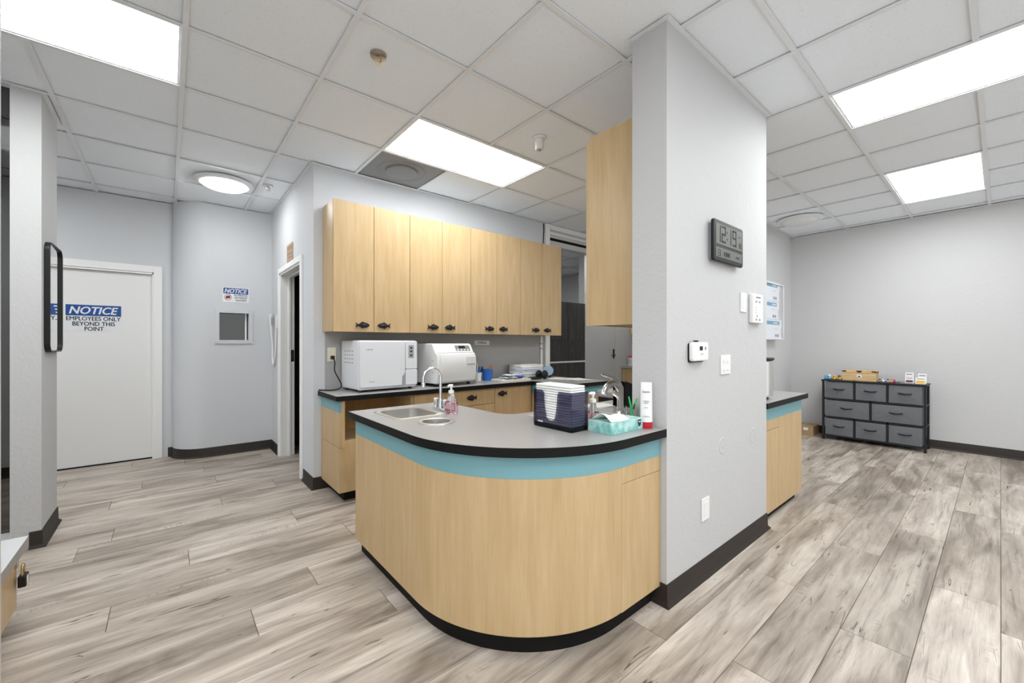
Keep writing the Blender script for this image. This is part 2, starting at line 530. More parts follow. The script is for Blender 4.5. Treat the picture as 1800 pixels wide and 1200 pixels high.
# ------------------------------------------------------------------ floor
floor = box('floor', 'subfloor', -3.2, 7.4, -2.2, 7.4, -0.06, -0.004, label='grey-beige wood-look vinyl plank floor', cat='floor', **ST)
PW, PL = 0.2232, 1.475
known = {-1: 2.715, 0: 4.46, 1: 2.228, 2: 1.68, 3: 2.434, 9: .294, 10: .588, 11: -.204, 12: .916, 13: .093, 14: .69, 15: -.41, 16: -.27, 17: .32}
full = None
prev = 0.0
for r in range(-6, 27):
    if r in known: s0 = known[r]
    else:
        s0 = prev + random.uniform(0.35, 1.1)
    prev = s0
    x = s0 - math.ceil((s0 + 1.6) / PL) * PL
    while x < 6.9:
        yc = (r + .5) * PW; xc = x + PL / 2
        if full is None:
            full = MB().box(xc - PL / 2 + .0010, xc + PL / 2 - .0010, yc - PW / 2 + .0008, yc + PW / 2 - .0008, -0.0035, 0.0).build('plank', 'plank', floor, 0.0016, seg=1)
            zc = full.location.z
        else:
            loc = wm(floor).inverted() @ Vector((xc, yc, 0))
            copy_of(full, (loc.x, loc.y, zc), floor)
        x += PL

# ------------------------------------------------------------------ ceiling
GX, GY, G = 0.065, 2.519, 0.6096
ceiling = MB().box(-3.2, 7.4, -2.2, 7.4, CEIL + 0.12, CEIL + 0.16).build('ceiling', 'tile', label='white suspended ceiling of square fibre tiles in a metal grid', cat='ceiling', **ST)
LIGHTS = [(-2, 0), (-1, 0), (2, 0), (3, 0), (5, -4), (5, -5), (8, -4), (9, -4), (6, 5), (7, 5)]  # the last pair is an unseen panel, added to light the far room
# unseen panels added to brighten the rooms, most of them behind or beside the camera
LIGHTS += [(9, 2), (-4, 3), (-3, 3), (0, -5), (1, -5), (-3, -4), (-4, -4), (2, -7), (3, -7), (-3, -7)]
VENT = (2, 1)
tile0 = None
for i in range(-6, 12):
    for j in range(-8, 8):
        if (i, j) in LIGHTS or (i, j) == VENT: continue
        x, y = GX + (i + .5) * G, GY + (j + .5) * G
        if x > 7.2 or x < -3 or y > 7.3 or y < -2.1: continue
        if j >= 6 and i < 4: continue
        if tile0 is None:
            tile0 = box('ceiling_tile', 'tile', x - .301, x + .301, y - .301, y + .301, CEIL + .009, CEIL + .022, ceiling, 0.003)
            tz = tile0.location.z
        else:
            p = wm(ceiling).inverted() @ Vector((x, y, 0))
            copy_of(tile0, (p.x, p.y, tz), ceiling)
def runs(lo, hi, gaps):
    out = []; a = lo
    for g0, g1 in sorted(gaps):
        if g0 > a: out.append((a, g0))
        a = max(a, g1)
    if a < hi: out.append((a, hi))
    return out
for i in range(-5, 12):           # a tee is interrupted where a two-cell light or the open corner spans it
    x = GX + i * G
    gaps = [(GY + j * G, GY + (j + 1) * G) for (a, j) in LIGHTS if a == i and (i - 1, j) in LIGHTS]
    for y0, y1 in runs(-2.2, 7.3, gaps):
        MB().box(x - .012, x + .012, y0, y1, CEIL - .002, CEIL + .003).box(x - .002, x + .002, y0, y1, CEIL + .004, CEIL + .03).build('main_tee', 'tee', ceiling)
for j in range(-7, 8):
    y = GY + j * G
    gaps = [(GX + i * G, GX + (i + 1) * G) for (i, a) in LIGHTS if a == j and (i, j - 1) in LIGHTS]
    for x0, x1 in runs(-3.1, 6.95, gaps):
        MB().box(x0, x1, y - .012, y + .012, CEIL - .0014, CEIL + .003).box(x0, x1, y - .002, y + .002, CEIL + .004, CEIL + .03).build('cross_tee', 'tee', ceiling)

def light_panel(i0, j0, ni, nj, label):
    x0, x1, y0, y1 = GX + i0 * G, GX + (i0 + ni) * G, GY + j0 * G, GY + (j0 + nj) * G
    t = thing('ceiling_light', label, 'ceiling light', ((x0 + x1) / 2, (y0 + y1) / 2, CEIL + .004), group='rectangular ceiling light panels')
    k = .012
    MB().ring([(x0 + k, y0 + k), (x1 - k, y0 + k), (x1 - k, y1 - k), (x0 + k, y1 - k)],
              [(x0 + k + .012, y0 + k + .012), (x1 - k - .012, y0 + k + .012), (x1 - k - .012, y1 - k - .012), (x0 + k + .012, y1 - k - .012)],
              CEIL + .004, CEIL + .014).build('frame', 'tee', t)
    box('diffuser', 'panel_light', x0 + .02, x1 - .02, y0 + .02, y1 - .02, CEIL + .008, CEIL + .012, t)
    box('housing', 'tee', x0 + .02, x1 - .02, y0 + .02, y1 - .02, CEIL + .0125, CEIL + .09, t)
light_panel(-2, 0, 2, 1, 'lit rectangular ceiling panel above the left pillar, cut by the frame edge')
light_panel(2, 0, 2, 1, 'lit rectangular ceiling panel in front of the long upper cabinets')
light_panel(5, -5, 1, 2, 'large lit ceiling panel at the right edge, nearer to the camera')
light_panel(8, -4, 2, 1, 'lit ceiling panel near the right wall above the grey dresser')
light_panel(6, 5, 2, 1, 'unseen ceiling panel added to light the room behind the lockers')
light_panel(9, 2, 1, 1, 'unseen square ceiling panel added to brighten the plain door behind the counter')
light_panel(-4, 3, 2, 1, 'unseen ceiling panel behind the left pillar, added to brighten the closed door')
light_panel(0, -5, 2, 1, 'unseen ceiling panel straight above the camera, added for fill light')
light_panel(-4, -4, 2, 1, 'unseen ceiling panel left of the camera, added for fill light')
light_panel(2, -7, 2, 1, 'unseen ceiling panel right behind the camera, added for fill light')
light_panel(-3, -7, 1, 1, 'unseen square ceiling panel behind the camera on the left, added for fill light')

def dome(x, y, lit, label):
    t = thing('dome_light', label, 'ceiling light', (x, y, CEIL - .001))
    MB().lathe([(.155, -.004), (.235, -.004), (.235, -.016), (.225, -.024), (.19, -.030), (.185, -.012)], (x, y, CEIL), 40).build('trim_ring', 'tee', t, smooth=40)
    prof = [(.188 * math.cos(a), -.02 - .055 * math.sin(a)) for a in [PI / 2 * k / 8 for k in range(8)]] + [(.002, -.075)]
    MB().lathe(prof, (x, y, CEIL), 40).build('glass_dome', 'dome_light' if lit else 'dome_off', t, smooth=50)
dome(0.41, 4.70, True, 'lit round dome light on the ceiling before the curved wall')
dome(5.92, 1.58, False, 'unlit round dome light on the ceiling near the right corner')

def sprinkler(x, y, label):
    t = thing('sprinkler_head', label, 'sprinkler', (x, y, CEIL))
    MB().lathe([(.001, 0.006), (.042, 0.006), (.040, -.006), (.028, -.012), (.001, -.012)], (x, y, CEIL), 24).build('escutcheon', 'bronze' if y < 3 else 'steel', t, smooth=40)
    MB().tube([(x - .014, y, CEIL - .01), (x - .012, y, CEIL - .03), (x, y, CEIL - .042), (x + .012, y, CEIL - .03), (x + .014, y, CEIL - .01)], .003, 6).build('yoke', 'steel', t, smooth=60)
    MB().lathe([(.001, -.042), (.017, -.042), (.018, -.045), (.001, -.046)], (x, y, CEIL), 16).build('deflector', 'steel', t, smooth=40)
sprinkler(.852, 2.115, 'brass sprinkler head on the ceiling tile nearest the camera')
sprinkler(.745, 4.549, 'small chrome sprinkler head beside the lit dome light')

t = thing('motion_sensor', 'white cylindrical sensor hanging from the ceiling beside the right upper cabinet', 'sensor', (2.11, 2.20, CEIL))
MB().lathe([(.001, .006), (.045, .006), (.043, -.006), (.001, -.008)], (2.11, 2.20, CEIL), 24).build('base_plate', 'white_plastic', t, smooth=40)
MB().lathe([(.001, -.004), (.030, -.004), (.030, -.078), (.026, -.084), (.001, -.084)], (2.11, 2.20, CEIL), 24).build('barrel', 'white_plastic', t, smooth=40)
MB().lathe([(.001, -.0845), (.016, -.0845), (.014, -.090), (.001, -.092)], (2.11, 2.20, CEIL), 20).build('lens', 'machine_grey', t, smooth=40)

x0, y0 = GX + 2 * G, GY + G
t = thing('air_vent', 'dusty grey square ceiling air diffuser against the cabinet wall', 'vent', (x0 + G / 2, y0 + G / 2, CEIL))
box('face_plate', 'disc_grey', x0 + .014, x0 + G - .014, y0 + .014, y0 + G - .018, CEIL + .006, CEIL + .012, t)
MB().lathe([(.001, -.018), (.10, -.018), (.135, -.010), (.14, .004), (.001, .006)], (x0 + G / 2, y0 + G / 2 - .02, CEIL), 32).build('round_deflector', 'disc_grey', t, smooth=40)
MB().lathe([(.19, .006), (.205, -.002), (.215, .006)], (x0 + G / 2, y0 + G / 2 - .02, CEIL), 32, close=False).build('outer_ring', 'disc_grey', t, smooth=40)

# ------------------------------------------------------------------ walls
def wall(name, mb, m, label):
    return mb.build(name, m, label=label, cat='wall', **ST)
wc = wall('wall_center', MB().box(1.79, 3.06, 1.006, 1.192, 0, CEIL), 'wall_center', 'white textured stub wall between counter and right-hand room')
for (px, pz) in ((2.389, .656), (2.825, .651)):
    MB().lathe([(.048, 0), (.046, .003), (.038, .004), (.034, .001), (.012, .001), (.010, .003), (.001, .003)], (0, 0, 0), 28).build('plaster_patch', 'wall_center', wc, smooth=50)
    o = bpy.data.objects[[k for k in bpy.data.objects.keys() if k.startswith('plaster_patch')][-1]]
    o.location = (px - 2.425, 1.0058 - 1.099, pz); o.rotation_euler = (PI / 2, 0, 0)

WCAB = 3.72
wk = wall('wall_cabinet', MB().box(.94, 3.66, WCAB, 3.86, 0, CEIL), 'wall_cool', 'pale grey wall carrying the long row of upper cabinets')
box('splash_panel', 'splash', 1.03, 3.655, WCAB - .004, WCAB, .83, 1.345, wk, label='mid-grey painted strip between worktop and upper cabinets')
DX = .94
wall('wall_doorway', MB().box(DX, 1.07, 3.86, 4.126, 0, CEIL).box(DX, 1.07, 5.05, 5.53, 0, CEIL).box(DX, 1.07, 4.126, 5.05, 1.985, CEIL), 'wall_cool', 'grey wall with the open doorway to the dark room')
# flat run of the bulging wall with the small pass-through, and its quarter-round end
CY = 5.53
wx0, wx1, wz0, wz1 = .434, .709, 1.268, 1.570
mb = MB().box(.33, wx0, CY, CY + .14, 0, CEIL).box(wx1, DX, CY, CY + .14, 0, CEIL).box(wx0, wx1, CY, CY + .14, 0, wz0).box(wx0, wx1, CY, CY + .14, wz1, CEIL)
mb.prism(arc(.33, 5.82, .29, 180, 270, 14) + [(.33, 5.82)], 0, CEIL)
wall('wall_curved', mb, 'wall_cool', 'blue-grey wall with rounded end and a small pass-through window').data.shade_smooth()
bpy.data.objects['wall_curved'].data.set_sharp_from_angle(angle=math.radians(30))
LY = 5.83
dl, dr, dt = -1.03, -.116, 1.985
wall('wall_left', MB().box(-3.2, dl, LY, LY + .14, 0, CEIL).box(dr, .06, LY, LY + .14, 0, CEIL).box(dl, dr, LY, LY + .14, dt, CEIL), 'wall_cool', 'grey wall around the closed white door')
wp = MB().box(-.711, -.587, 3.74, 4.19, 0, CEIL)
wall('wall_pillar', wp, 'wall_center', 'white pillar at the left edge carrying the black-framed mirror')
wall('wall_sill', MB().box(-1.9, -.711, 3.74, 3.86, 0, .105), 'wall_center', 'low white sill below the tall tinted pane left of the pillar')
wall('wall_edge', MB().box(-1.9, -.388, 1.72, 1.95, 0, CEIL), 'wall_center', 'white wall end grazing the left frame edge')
wall('wall_side', MB().box(-3.2, -3.05, 1.95, LY, 0, CEIL), 'wall', 'grey wall beyond the tinted pane at the far left')
wall('wall_right', MB().box(6.9, 7.05, -2.2, 7.3, 0, CEIL), 'wall', 'plain pale grey wall behind the fabric dresser')
wall('wall_rack', MB().box(5.0, 6.9, 1.95, 2.08, 0, CEIL), 'wall', 'grey wall carrying the glove box rack')
wall('wall_partition', MB().box(5.27, 5.30, 4.42, 4.54, 0, CEIL).box(6.11, 6.9, 4.42, 4.54, 0, CEIL).box(5.30, 6.11, 4.42, 4.54, 2.03, CEIL), 'wall', 'grey wall around the plain door in the room behind the counter')
wall('wall_far', MB().box(2.7, 6.9, 7.15, 7.3, 0, CEIL), 'wall', 'far wall of the room behind the lockers')
wall('wall_store', MB().box(2.6, 2.72, 3.86, 7.15, 0, CEIL).box(1.07, 2.6, 5.53, 5.65, 0, CEIL), 'wall_shade', 'wall of the unlit room behind the doorway, darkness put into its colour')
box('unlit_lining', 'wall_shade', 1.07, 2.6, 3.86, 3.87, 0, CEIL, wk)  # added lining that carries the unlit room's darkness in its colour

# window in the curved wall
w = thing('window_1', 'small white-framed pass-through window in the curved wall', 'window', (.57, CY, 1.26), kind='structure')
mb = MB(); k = .04
for a in ((wx0 - k, wx0, wz0 - k, wz1 + k), (wx1, wx1 + k, wz0 - k, wz1 + k), (wx0, wx1, wz1, wz1 + k), (wx0, wx1, wz0 - k, wz0)):
    MB().box(a[0], a[1], CY - .012, CY, a[2], a[3]).build('window_frame', 'wall_cool', w, .002)
box('pane', 'dark_glass', wx0, wx1, CY + .07, CY + .074, wz0, wz1, w)
box('slide_bar', 'white_trim', wx1 - .03, wx1 - .015, CY + .05, CY + .068, wz0, wz1, w)
box('dark_back', 'wall_shade', wx0 - .02, wx1 + .02, CY + .16, CY + .17, wz0 - .02, wz1 + .02, w)  # dark sheet added behind the pane so the glass reads dark

# tall tinted pane left of the pillar
w = thing('window_2', 'tall narrow tinted pane between left frame edge and pillar', 'window', (-1.3, 3.8, .105), kind='structure')
box('pane', 'tinted_glass', -1.9, -.711, 3.795, 3.80, .105, CEIL, w)

# ------------------------------------------------------------------ baseboards with a small coved toe
def baseboard(name, path, label, h=.10, inward=1):
    """path: floor polyline of the wall face; the board stands on its right-hand side"""
    d = thing(name, label, 'baseboard', (*path[0], 0), kind='structure')
    prof = [(0, 0), (.022, 0), (.021, .004), (.012, .012), (.007, .022), (.006, h - .004), (.003, h), (0, h)]
    n = len(path); rows = []
    for i, p in enumerate(path):
        p = Vector(p)
        e1 = (p - Vector(path[i - 1])).normalized() if i else None
        e2 = (Vector(path[i + 1]) - p).normalized() if i < n - 1 else None
        e1 = e1 or e2; e2 = e2 or e1
        n1 = Vector((e1.y, -e1.x)); n2 = Vector((e2.y, -e2.x))
        b = (n1 + n2) / max(.3, 1 + n1.dot(n2))
        rows.append([(p.x + b.x * o, p.y + b.y * o, z) for o, z in prof])
    m_ = len(prof); vs = [q for r in rows for q in r]; fs = []
    for i in range(n - 1):
        for k in range(m_):
            a, b2 = i * m_ + k, i * m_ + (k + 1) % m_
            fs.append((a, (i + 1) * m_ + k, (i + 1) * m_ + (k + 1) % m_, b2))
    fs += [tuple(range(m_)), tuple(range((n - 1) * m_, n * m_))[::-1]]
    MB().add(vs, fs).build('rubber_strip', 'base_rubber', d, smooth=40)
baseboard('baseboard_center', [(1.79, 1.14), (1.79, 1.006), (3.06, 1.006), (3.06, 1.03)], 'dark rubber baseboard around the stub wall')
baseboard('baseboard_curved', [(.0, LY), (.04, LY)] + arc(.33, 5.82, .29, 180, 270, 12) + [(DX, CY), (DX, 5.13)], 'dark rubber baseboard following the curved wall')
baseboard('baseboard_doorway', [(DX, 4.05), (DX, 3.72), (1.06, 3.72)], 'dark rubber baseboard at the wall corner beside the open doorway')
baseboard('baseboard_pillar', [(-.636, 3.74), (-.587, 3.74), (-.587, 4.19), (-.70, 4.19)], 'dark rubber baseboard around the left pillar')
baseboard('baseboard_right', [(6.0, 1.95), (6.9, 1.95), (6.9, -2.1)], 'dark rubber baseboard along the right wall')
baseboard('baseboard_left', [(-3.05, LY), (dl - .08, LY)], 'dark rubber baseboard behind the tinted pane')

# metal edge angle where tiles meet the walls
def angle(name, path, label):
    d = thing(name, label, 'trim', (*path[0], CEIL), kind='structure')
    for a, b2 in zip(path[:-1], path[1:]):
        a, b2 = Vector(a), Vector(b2); e = (b2 - a).normalized(); nn = Vector((e.y, -e.x)) * .022
        q = [tuple(a - e * .0), tuple(b2 + e * .0), tuple(b2 + nn + e * .02), tuple(a + nn - e * .02)]
        MB().prism(q, CEIL - .0035, CEIL - .0015).build('angle_strip', 'tee', d)
angle('trim_1', [(1.79, 1.19), (1.79, 1.006), (3.06, 1.006), (3.06, 1.19)], 'white metal ceiling angle around the stub wall')
angle('trim_2', [(DX, CY), (DX, 3.72), (3.66, 3.72)], 'white metal ceiling angle along the cabinet wall')
angle('trim_3', [(-.711, 3.74), (-.587, 3.74), (-.587, 4.19)], 'white metal ceiling angle around the left pillar')
angle('trim_4', [(5.0, 1.95), (6.9, 1.95), (6.9, -2.1)], 'white metal ceiling angle along the right wall')
angle('trim_5', [(-.5, LY), (.04, LY)], 'white metal ceiling angle above the closed white door')

# ------------------------------------------------------------------ door 1 (closed, white, with notice)
d = thing('door_1', 'closed white flush door with a blue notice sign', 'door', (-.57, LY, 0), kind='structure')
box('leaf', 'door_white', dl + .012, dr - .012, LY + .03, LY + .07, .012, dt - .02, d, .002)
MB().box(dl, dl + .012, LY - .005, LY + .12, 0, dt).box(dr - .012, dr, LY - .005, LY + .12, 0, dt).box(dl, dr, LY - .005, LY + .12, dt - .018, dt).build('jamb', 'white_trim', d)
for nm, a in (('casing', (dl - .07, dl, 0, dt + .07)), ('casing', (dr, dr + .07, 0, dt + .07)), ('casing', (dl, dr, dt, dt + .07))):
    MB().box(a[0], a[1], LY - .016, LY, a[2], a[3]).build(nm, 'white_trim', d, .003)
box('threshold_gap', 'toe_black', dl, dr, LY + .02, LY + .09, 0, .010, d)

def notice(name, label, x0, x1, z0, z1, y, band, lines, hl, parent_cat='sign'):
    t = thing(name, label, parent_cat, ((x0 + x1) / 2, y, z0))
    MB().prism(rrect(x0, x1, z0, z1, .008), y - .002, y, 'y').build('plate', 'sign_white', t)
    MB().prism(rrect(x0 + .008, x1 - .008, band, z1 - .008, .004), y - .0028, y - .002, 'y').build('blue_band', 'sign_blue', t)
    text('NOTICE', 'lettering', 'sign_white', t, ((x0 + x1) / 2, y - .003, (band + z1 - .008) / 2), (1, 0, 0), (0, 0, 1), (z1 - band) * .62, (x1 - x0) * .84, .028, .25)
    for s, cx, cz, h, wd in lines:
        text(s, 'lettering', 'ink', t, (cx, y - .0022, cz), (1, 0, 0), (0, 0, 1), h, wd, .022)
    return t
SX0, SX1 = -.772, -.362
notice('notice_sign', 'blue and white NOTICE employees only sign on the closed door', SX0, SX1, 1.352, 1.622, LY + .03, 1.506,
       [('EMPLOYEES ONLY', (SX0 + SX1) / 2, 1.478, .040, .385), ('BEYOND THIS', (SX0 + SX1) / 2, 1.427, .040, .30), ('POINT', (SX0 + SX1) / 2, 1.377, .040, .135)], .03)
ns = notice('notice_sign', 'small NOTICE no photos sign on the curved wall above the pass-through', .462, .712, 1.693, 1.858, CY, 1.785,
       [('NO PHOTOS', .632, 1.770, .017, .125), ('OR VIDEOS', .632, 1.743, .017, .12), ('ALLOWED', .635, 1.716, .017, .10)], .02)
MB().ring(arc(.513, 0, .034, 0, 345, 23), arc(.513, 0, .029, 0, 345, 23), 0, .0006).build('prohibition_ring', 'red_ink', ns)
o = [c for c in ns.children if c.name.startswith('prohibition')][0]
o.rotation_euler = (PI / 2, 0, 0); o.location = (.513 - .587, -.0025, 1.745 - 1.693)
MB().box(.493, .533, CY - .003, CY - .002, 1.733, 1.757).box(.505, .520, CY - .003, CY - .002, 1.757, 1.764).build('camera_pictogram', 'ink', ns)
MB().prism([(.489, 1.724), (.494, 1.719), (.537, 1.766), (.532, 1.771)], CY - .0036, CY - .0031, 'y').build('prohibition_bar', 'red_ink', ns)

# ------------------------------------------------------------------ door 2 (open doorway to a dark room)
d = thing('door_2', 'white-cased open doorway into the dark room', 'door', (DX, 4.59, 0), kind='structure')
o0, o1, oz = 4.126, 5.05, 1.985
MB().box(DX - .005, 1.075, o1 - .02, o1, 0, oz).build('jamb', 'white_trim', d, .002)
MB().box(DX - .005, 1.075, o0, o0 + .02, 0, oz).build('jamb', 'white_trim', d, .002)
MB().box(DX - .005, 1.075, o0, o1, oz - .02, oz).build('head_jamb', 'white_trim', d, .002)
MB().box(DX + .075, DX + .095, o1 - .034, o1 - .02, 0, oz - .02).build('door_stop', 'white_trim', d)
MB().box(DX + .075, DX + .095, o0 + .02, o1 - .034, oz - .034, oz - .02).build('door_stop', 'white_trim', d)
for a in ((o1, o1 + .055, 0, oz + .055), (o0 - .055, o0, 0, oz + .055), (o0, o1, oz, oz + .055)):
    MB().box(DX - .018, DX, a[0], a[1], a[2], a[3]).build('casing', 'white_trim', d, .003)
MB().box(DX + .10, DX + .13, o1 - .0225, o1 - .02, 1.03, 1.16).build('strike_plate', 'black_metal', d)
MB().box(DX + .107, DX + .123, o1 - .024, o1 - .0225, 1.07, 1.10).build('strike_hole', 'brass', d)

# ------------------------------------------------------------------ door 3: opening to the room behind, with roller shutter head
d = thing('door_3', 'white-framed wide opening with a rolled-up shutter beside the upper cabinets', 'door', (4.9, WCAB, 0), kind='structure')
box('jamb', 'white_trim', 3.66, 3.74, WCAB - .02, 3.88, 0, CEIL, d, .003)
box('header_frame', 'white_trim', 3.74, 6.9, WCAB - .02, 3.88, 2.69, CEIL, d, .003)
box('shutter_box', 'wall', 3.74, 6.9, WCAB + .02, 3.87, 2.60, 2.69, d)
box('shutter_lip', 'white_trim', 3.74, 6.9, WCAB, WCAB + .02, 2.635, 2.665, d, .002)
box('shutter_slat', 'toe_black', 3.74, 6.9, WCAB + .03, WCAB + .06, 2.565, 2.60, d)
box('bottom_rail', 'wall', 3.74, 6.9, WCAB + .03, 3.86, 2.50, 2.565, d)

# door 4: plain door seen across the room behind
d = thing('door_4', 'plain pale door with black lever beyond the counter', 'door', (5.7, 4.42, 0), kind='structure')
box('leaf', 'wall', 5.30, 6.11, 4.425, 4.465, .01, 2.02, d, .002)
box('lock_plate', 'black_metal', 6.05, 6.085, 4.415, 4.425, .97, 1.13, d)
MB().tube([(6.07, 4.42, 1.02), (6.07, 4.38, 1.02), (5.96, 4.375, 1.02)], .009, 8).build('lever', 'black_metal', d, smooth=60)
# ------------------------------------------------------------------ fish-shaped pulls
FISH = [(.50, .0), (.42, .09), (.25, .175), (.08, .205), (.0, .27), (-.12, .2), (-.28, .085), (-.36, .07), (-.5, .2), (-.455, .0),
        (-.5, -.19), (-.36, -.065), (-.26, -.10), (-.12, -.17), (-.06, -.25), (.04, -.19), (.25, -.17), (.42, -.085)]
def fish(parent, x, y, z, flip=1, L_=.115):
    """black cast fish pull on a face looking towards -Y"""
    t = MB()
    pts = [(x + flip * px * L_, z + pz * L_) for px, pz in FISH]
    t.prism(pts, y - .014, y - .004, 'y')
    t.ball((x + flip * .06 * L_, y - .014, z), .30 * L_, .012, .115 * L_, 14, 8)
    t.cyl((x + .22 * L_, y - .006, z), .006, .006, 'y', 8).cyl((x - .15 * L_, y - .006, z), .006, .006, 'y', 8)
    return t.build('fish_handle', 'black_metal', parent, .002, smooth=40, label='black fish-shaped pull')

# ------------------------------------------------------------------ upper cabinets along the cabinet wall
UZ0, UZ1 = 1.33, 2.39
places = ['leftmost double-door maple upper cabinet above the large white autoclave',
          'second double-door maple upper cabinet above the smaller white autoclave',
          'third double-door maple upper cabinet above the stacked folders',
          'rightmost double-door maple upper cabinet beside the shutter opening']
for u in range(4):
    x0 = 1.011 + .66 * u; x1 = x0 + .66
    t = thing('upper_cabinet', places[u], 'cabinet', ((x0 + x1) / 2, 3.58, UZ0), group='upper cabinets on the back wall')
    mb = MB().box(x0, x0 + .018, 3.44, 3.714, UZ0, UZ1).box(x1 - .018, x1, 3.44, 3.714, UZ0, UZ1)
    mb.box(x0 + .018, x1 - .018, 3.44, 3.714, UZ0, UZ0 + .018).box(x0 + .018, x1 - .018, 3.70, 3.714, UZ0 + .018, UZ1 - .018)
    mb.build('body', 'maple', t)
    box('top_board', 'white_trim', x0 + .018, x1 - .018, 3.44, 3.714, UZ1 - .018, UZ1, t)  # unseen top, made white so bounced light stays neutral on wall and ceiling
    for k in range(2):
        a = x0 + .33 * k
        dd = box('door', 'maple', a + .0018, a + .33 - .0018, 3.42, 3.4385, UZ0 - .004, UZ1, t, .0012)
        fish(dd, a + .33 - .098 if k == 0 else a + .083, 3.42, UZ0 + .052, 1 if k == 0 else -1)

# upper cabinet on the back of the stub wall
t = thing('upper_cabinet', 'maple upper cabinet hanging behind the stub wall, end panel towards the camera', 'cabinet', (2.4, 1.38, 1.333))
MB().prism([(1.194, 1.333), (1.580, 1.333), (1.580, 2.40), (1.535, 2.437), (1.194, 2.437)], 1.90, 1.918, 'x').build('end_panel', 'maple', t, .001)
MB().box(1.918, 3.0, 1.194, 1.55, 1.34, 1.358).box(1.918, 3.0, 1.194, 1.21, 1.358, 2.405).box(2.982, 3.0, 1.21, 1.55, 1.358, 2.405).build('carcass', 'maple', t)
box('top_board', 'white_trim', 1.918, 3.0, 1.194, 1.55, 2.4055, 2.42, t)  # unseen too, made white for the same neutral bounce
for k in range(2):
    dd = box('door', 'maple', 1.92 + .54 * k, 2.457 + .54 * k, 1.552, 1.57, 1.335, 2.40, t, .001)

# ------------------------------------------------------------------ back base cabinets and worktop
WT = .83          # worktop height
SLAB = .038
def worktop(name, label, poly, holes=()):
    t = thing(name, label, 'worktop', (sum(p[0] for p in poly) / len(poly), sum(p[1] for p in poly) / len(poly), WT - SLAB))
    top = MB().prism(poly, WT - SLAB + .001, WT).build('surface', 'worktop', t)
    if holes: 
        c = top.location.copy(); P = wm(top)
        cut_local(top, holes)
    MB().ring(offset(poly, .0025), poly, WT - SLAB, WT - .0006).build('edge_band', 'edge_black', t, smooth=35)
    return t
def cut_local(o, cutters):
    par = o.parent; W0 = wm(o)
    o.parent = None; o.location = W0.translation
    bpy.context.view_layer.update()
    cut(o, cutters)
    o.parent = par; o.location = wm(par).inverted() @ W0.translation

BX0, BY = 1.0, 3.24
r = .02
back_poly = [(.975, 3.715), (.975, 3.21 + r)] + arc(.975 + r, 3.21 + r, r, 180, 270, 4) + [(2.985, 3.21), (2.985, 2.705), (3.62, 2.705), (3.62, 3.715)]
worktop('worktop', 'dark-edged grey L-shaped worktop carrying the two autoclaves', back_poly)

t = thing('open_base_cabinet', 'maple base cabinet with an open kneehole below the large autoclave', 'cabinet', (1.3, 3.47, 0))
e = MB().box(BX0, BX0 + .018, BY, 3.715, .43, .70).build('end_panel', 'maple', t, .0008)
MB().box(BX0, BX0 + .018, BY, 3.715, .70, WT - SLAB).build('blue_band', 'blue', t)
MB().box(BX0, BX0 + .018, BY + .09, 3.715, .085, .427).build('lower_end_panel', 'maple', t, .0008)
MB().box(BX0, BX0 + .018, BY, BY + .087, .085, .427).build('corner_stile', 'maple', t, .0008)
MB().box(BX0 + .018, BX0 + .042, BY - .004, BY + .02, .427, WT - SLAB).build('front_stile', 'maple', t, .0008)
MB().box(BX0 + .018, 1.60, BY, BY + .018, .085, .480).build('front_panel', 'maple', t, .0008)
MB().box(BX0 + .018, 1.60, BY + .018, 3.70, .462, .480).build('shelf', 'maple', t)
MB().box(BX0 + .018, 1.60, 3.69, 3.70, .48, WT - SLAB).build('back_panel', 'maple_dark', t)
MB().box(1.60, 1.618, BY + .02, 3.70, .085, WT - SLAB).build('side_panel', 'maple', t)
MB().box(BX0 + .06, 1.60, BY + .07, 3.70, 0, .085).build('toe_kick', 'toe_black', t)

t = thing('drawer_cabinet', 'maple base cabinet with a top drawer left of the inner corner', 'cabinet', (2.06, 3.47, 0))
box('body', 'maple', 1.62, 2.495, BY + .02, 3.70, .085, WT - SLAB - .001, t)
for a, b2 in ((1.624, 1.93), (1.934, 2.493)):
    dd = box('drawer', 'maple', a, b2, BY, BY + .0185, .640, WT - SLAB - .006, t, .001)
    if a > 1.9: fish(dd, (a + b2) / 2, BY, .712, -1)
    box('door', 'maple', a, b2, BY, BY + .0185, .09, .636, t, .001)
box('toe_kick', 'toe_black', 1.62, 2.495, BY + .07, 3.70, 0, .085, t)

t = thing('base_cabinet', 'single-door maple base cabinet in the inner worktop corner', 'cabinet', (2.75, 3.47, 0))
box('body', 'maple', 2.497, 3.0, BY + .02, 3.70, .085, WT - SLAB - .001, t)
dd = box('door', 'maple', 2.499, 2.985, BY, BY + .0185, .09, WT - SLAB - .006, t, .001)
fish(dd, 2.587, BY, .727, -1)
box('toe_kick', 'toe_black', 2.497, 3.0, BY + .07, 3.70, 0, .085, t)

t = thing('return_cabinet', 'maple and blue return cabinet at the short end of the L-shaped worktop', 'cabinet', (3.3, 3.1, 0))
box('body', 'maple', 3.01, 3.59, 2.76, 3.70, .085, .70, t)
box('end_panel', 'maple', 3.01, 3.59, 2.742, 2.7595, .085, .70, t, .001)
MB().box(3.01, 3.59, 2.742, 3.70, .7005, WT - SLAB).build('blue_band', 'blue', t)
box('toe_kick', 'toe_black', 3.05, 3.55, 2.80, 3.70, 0, .085, t)

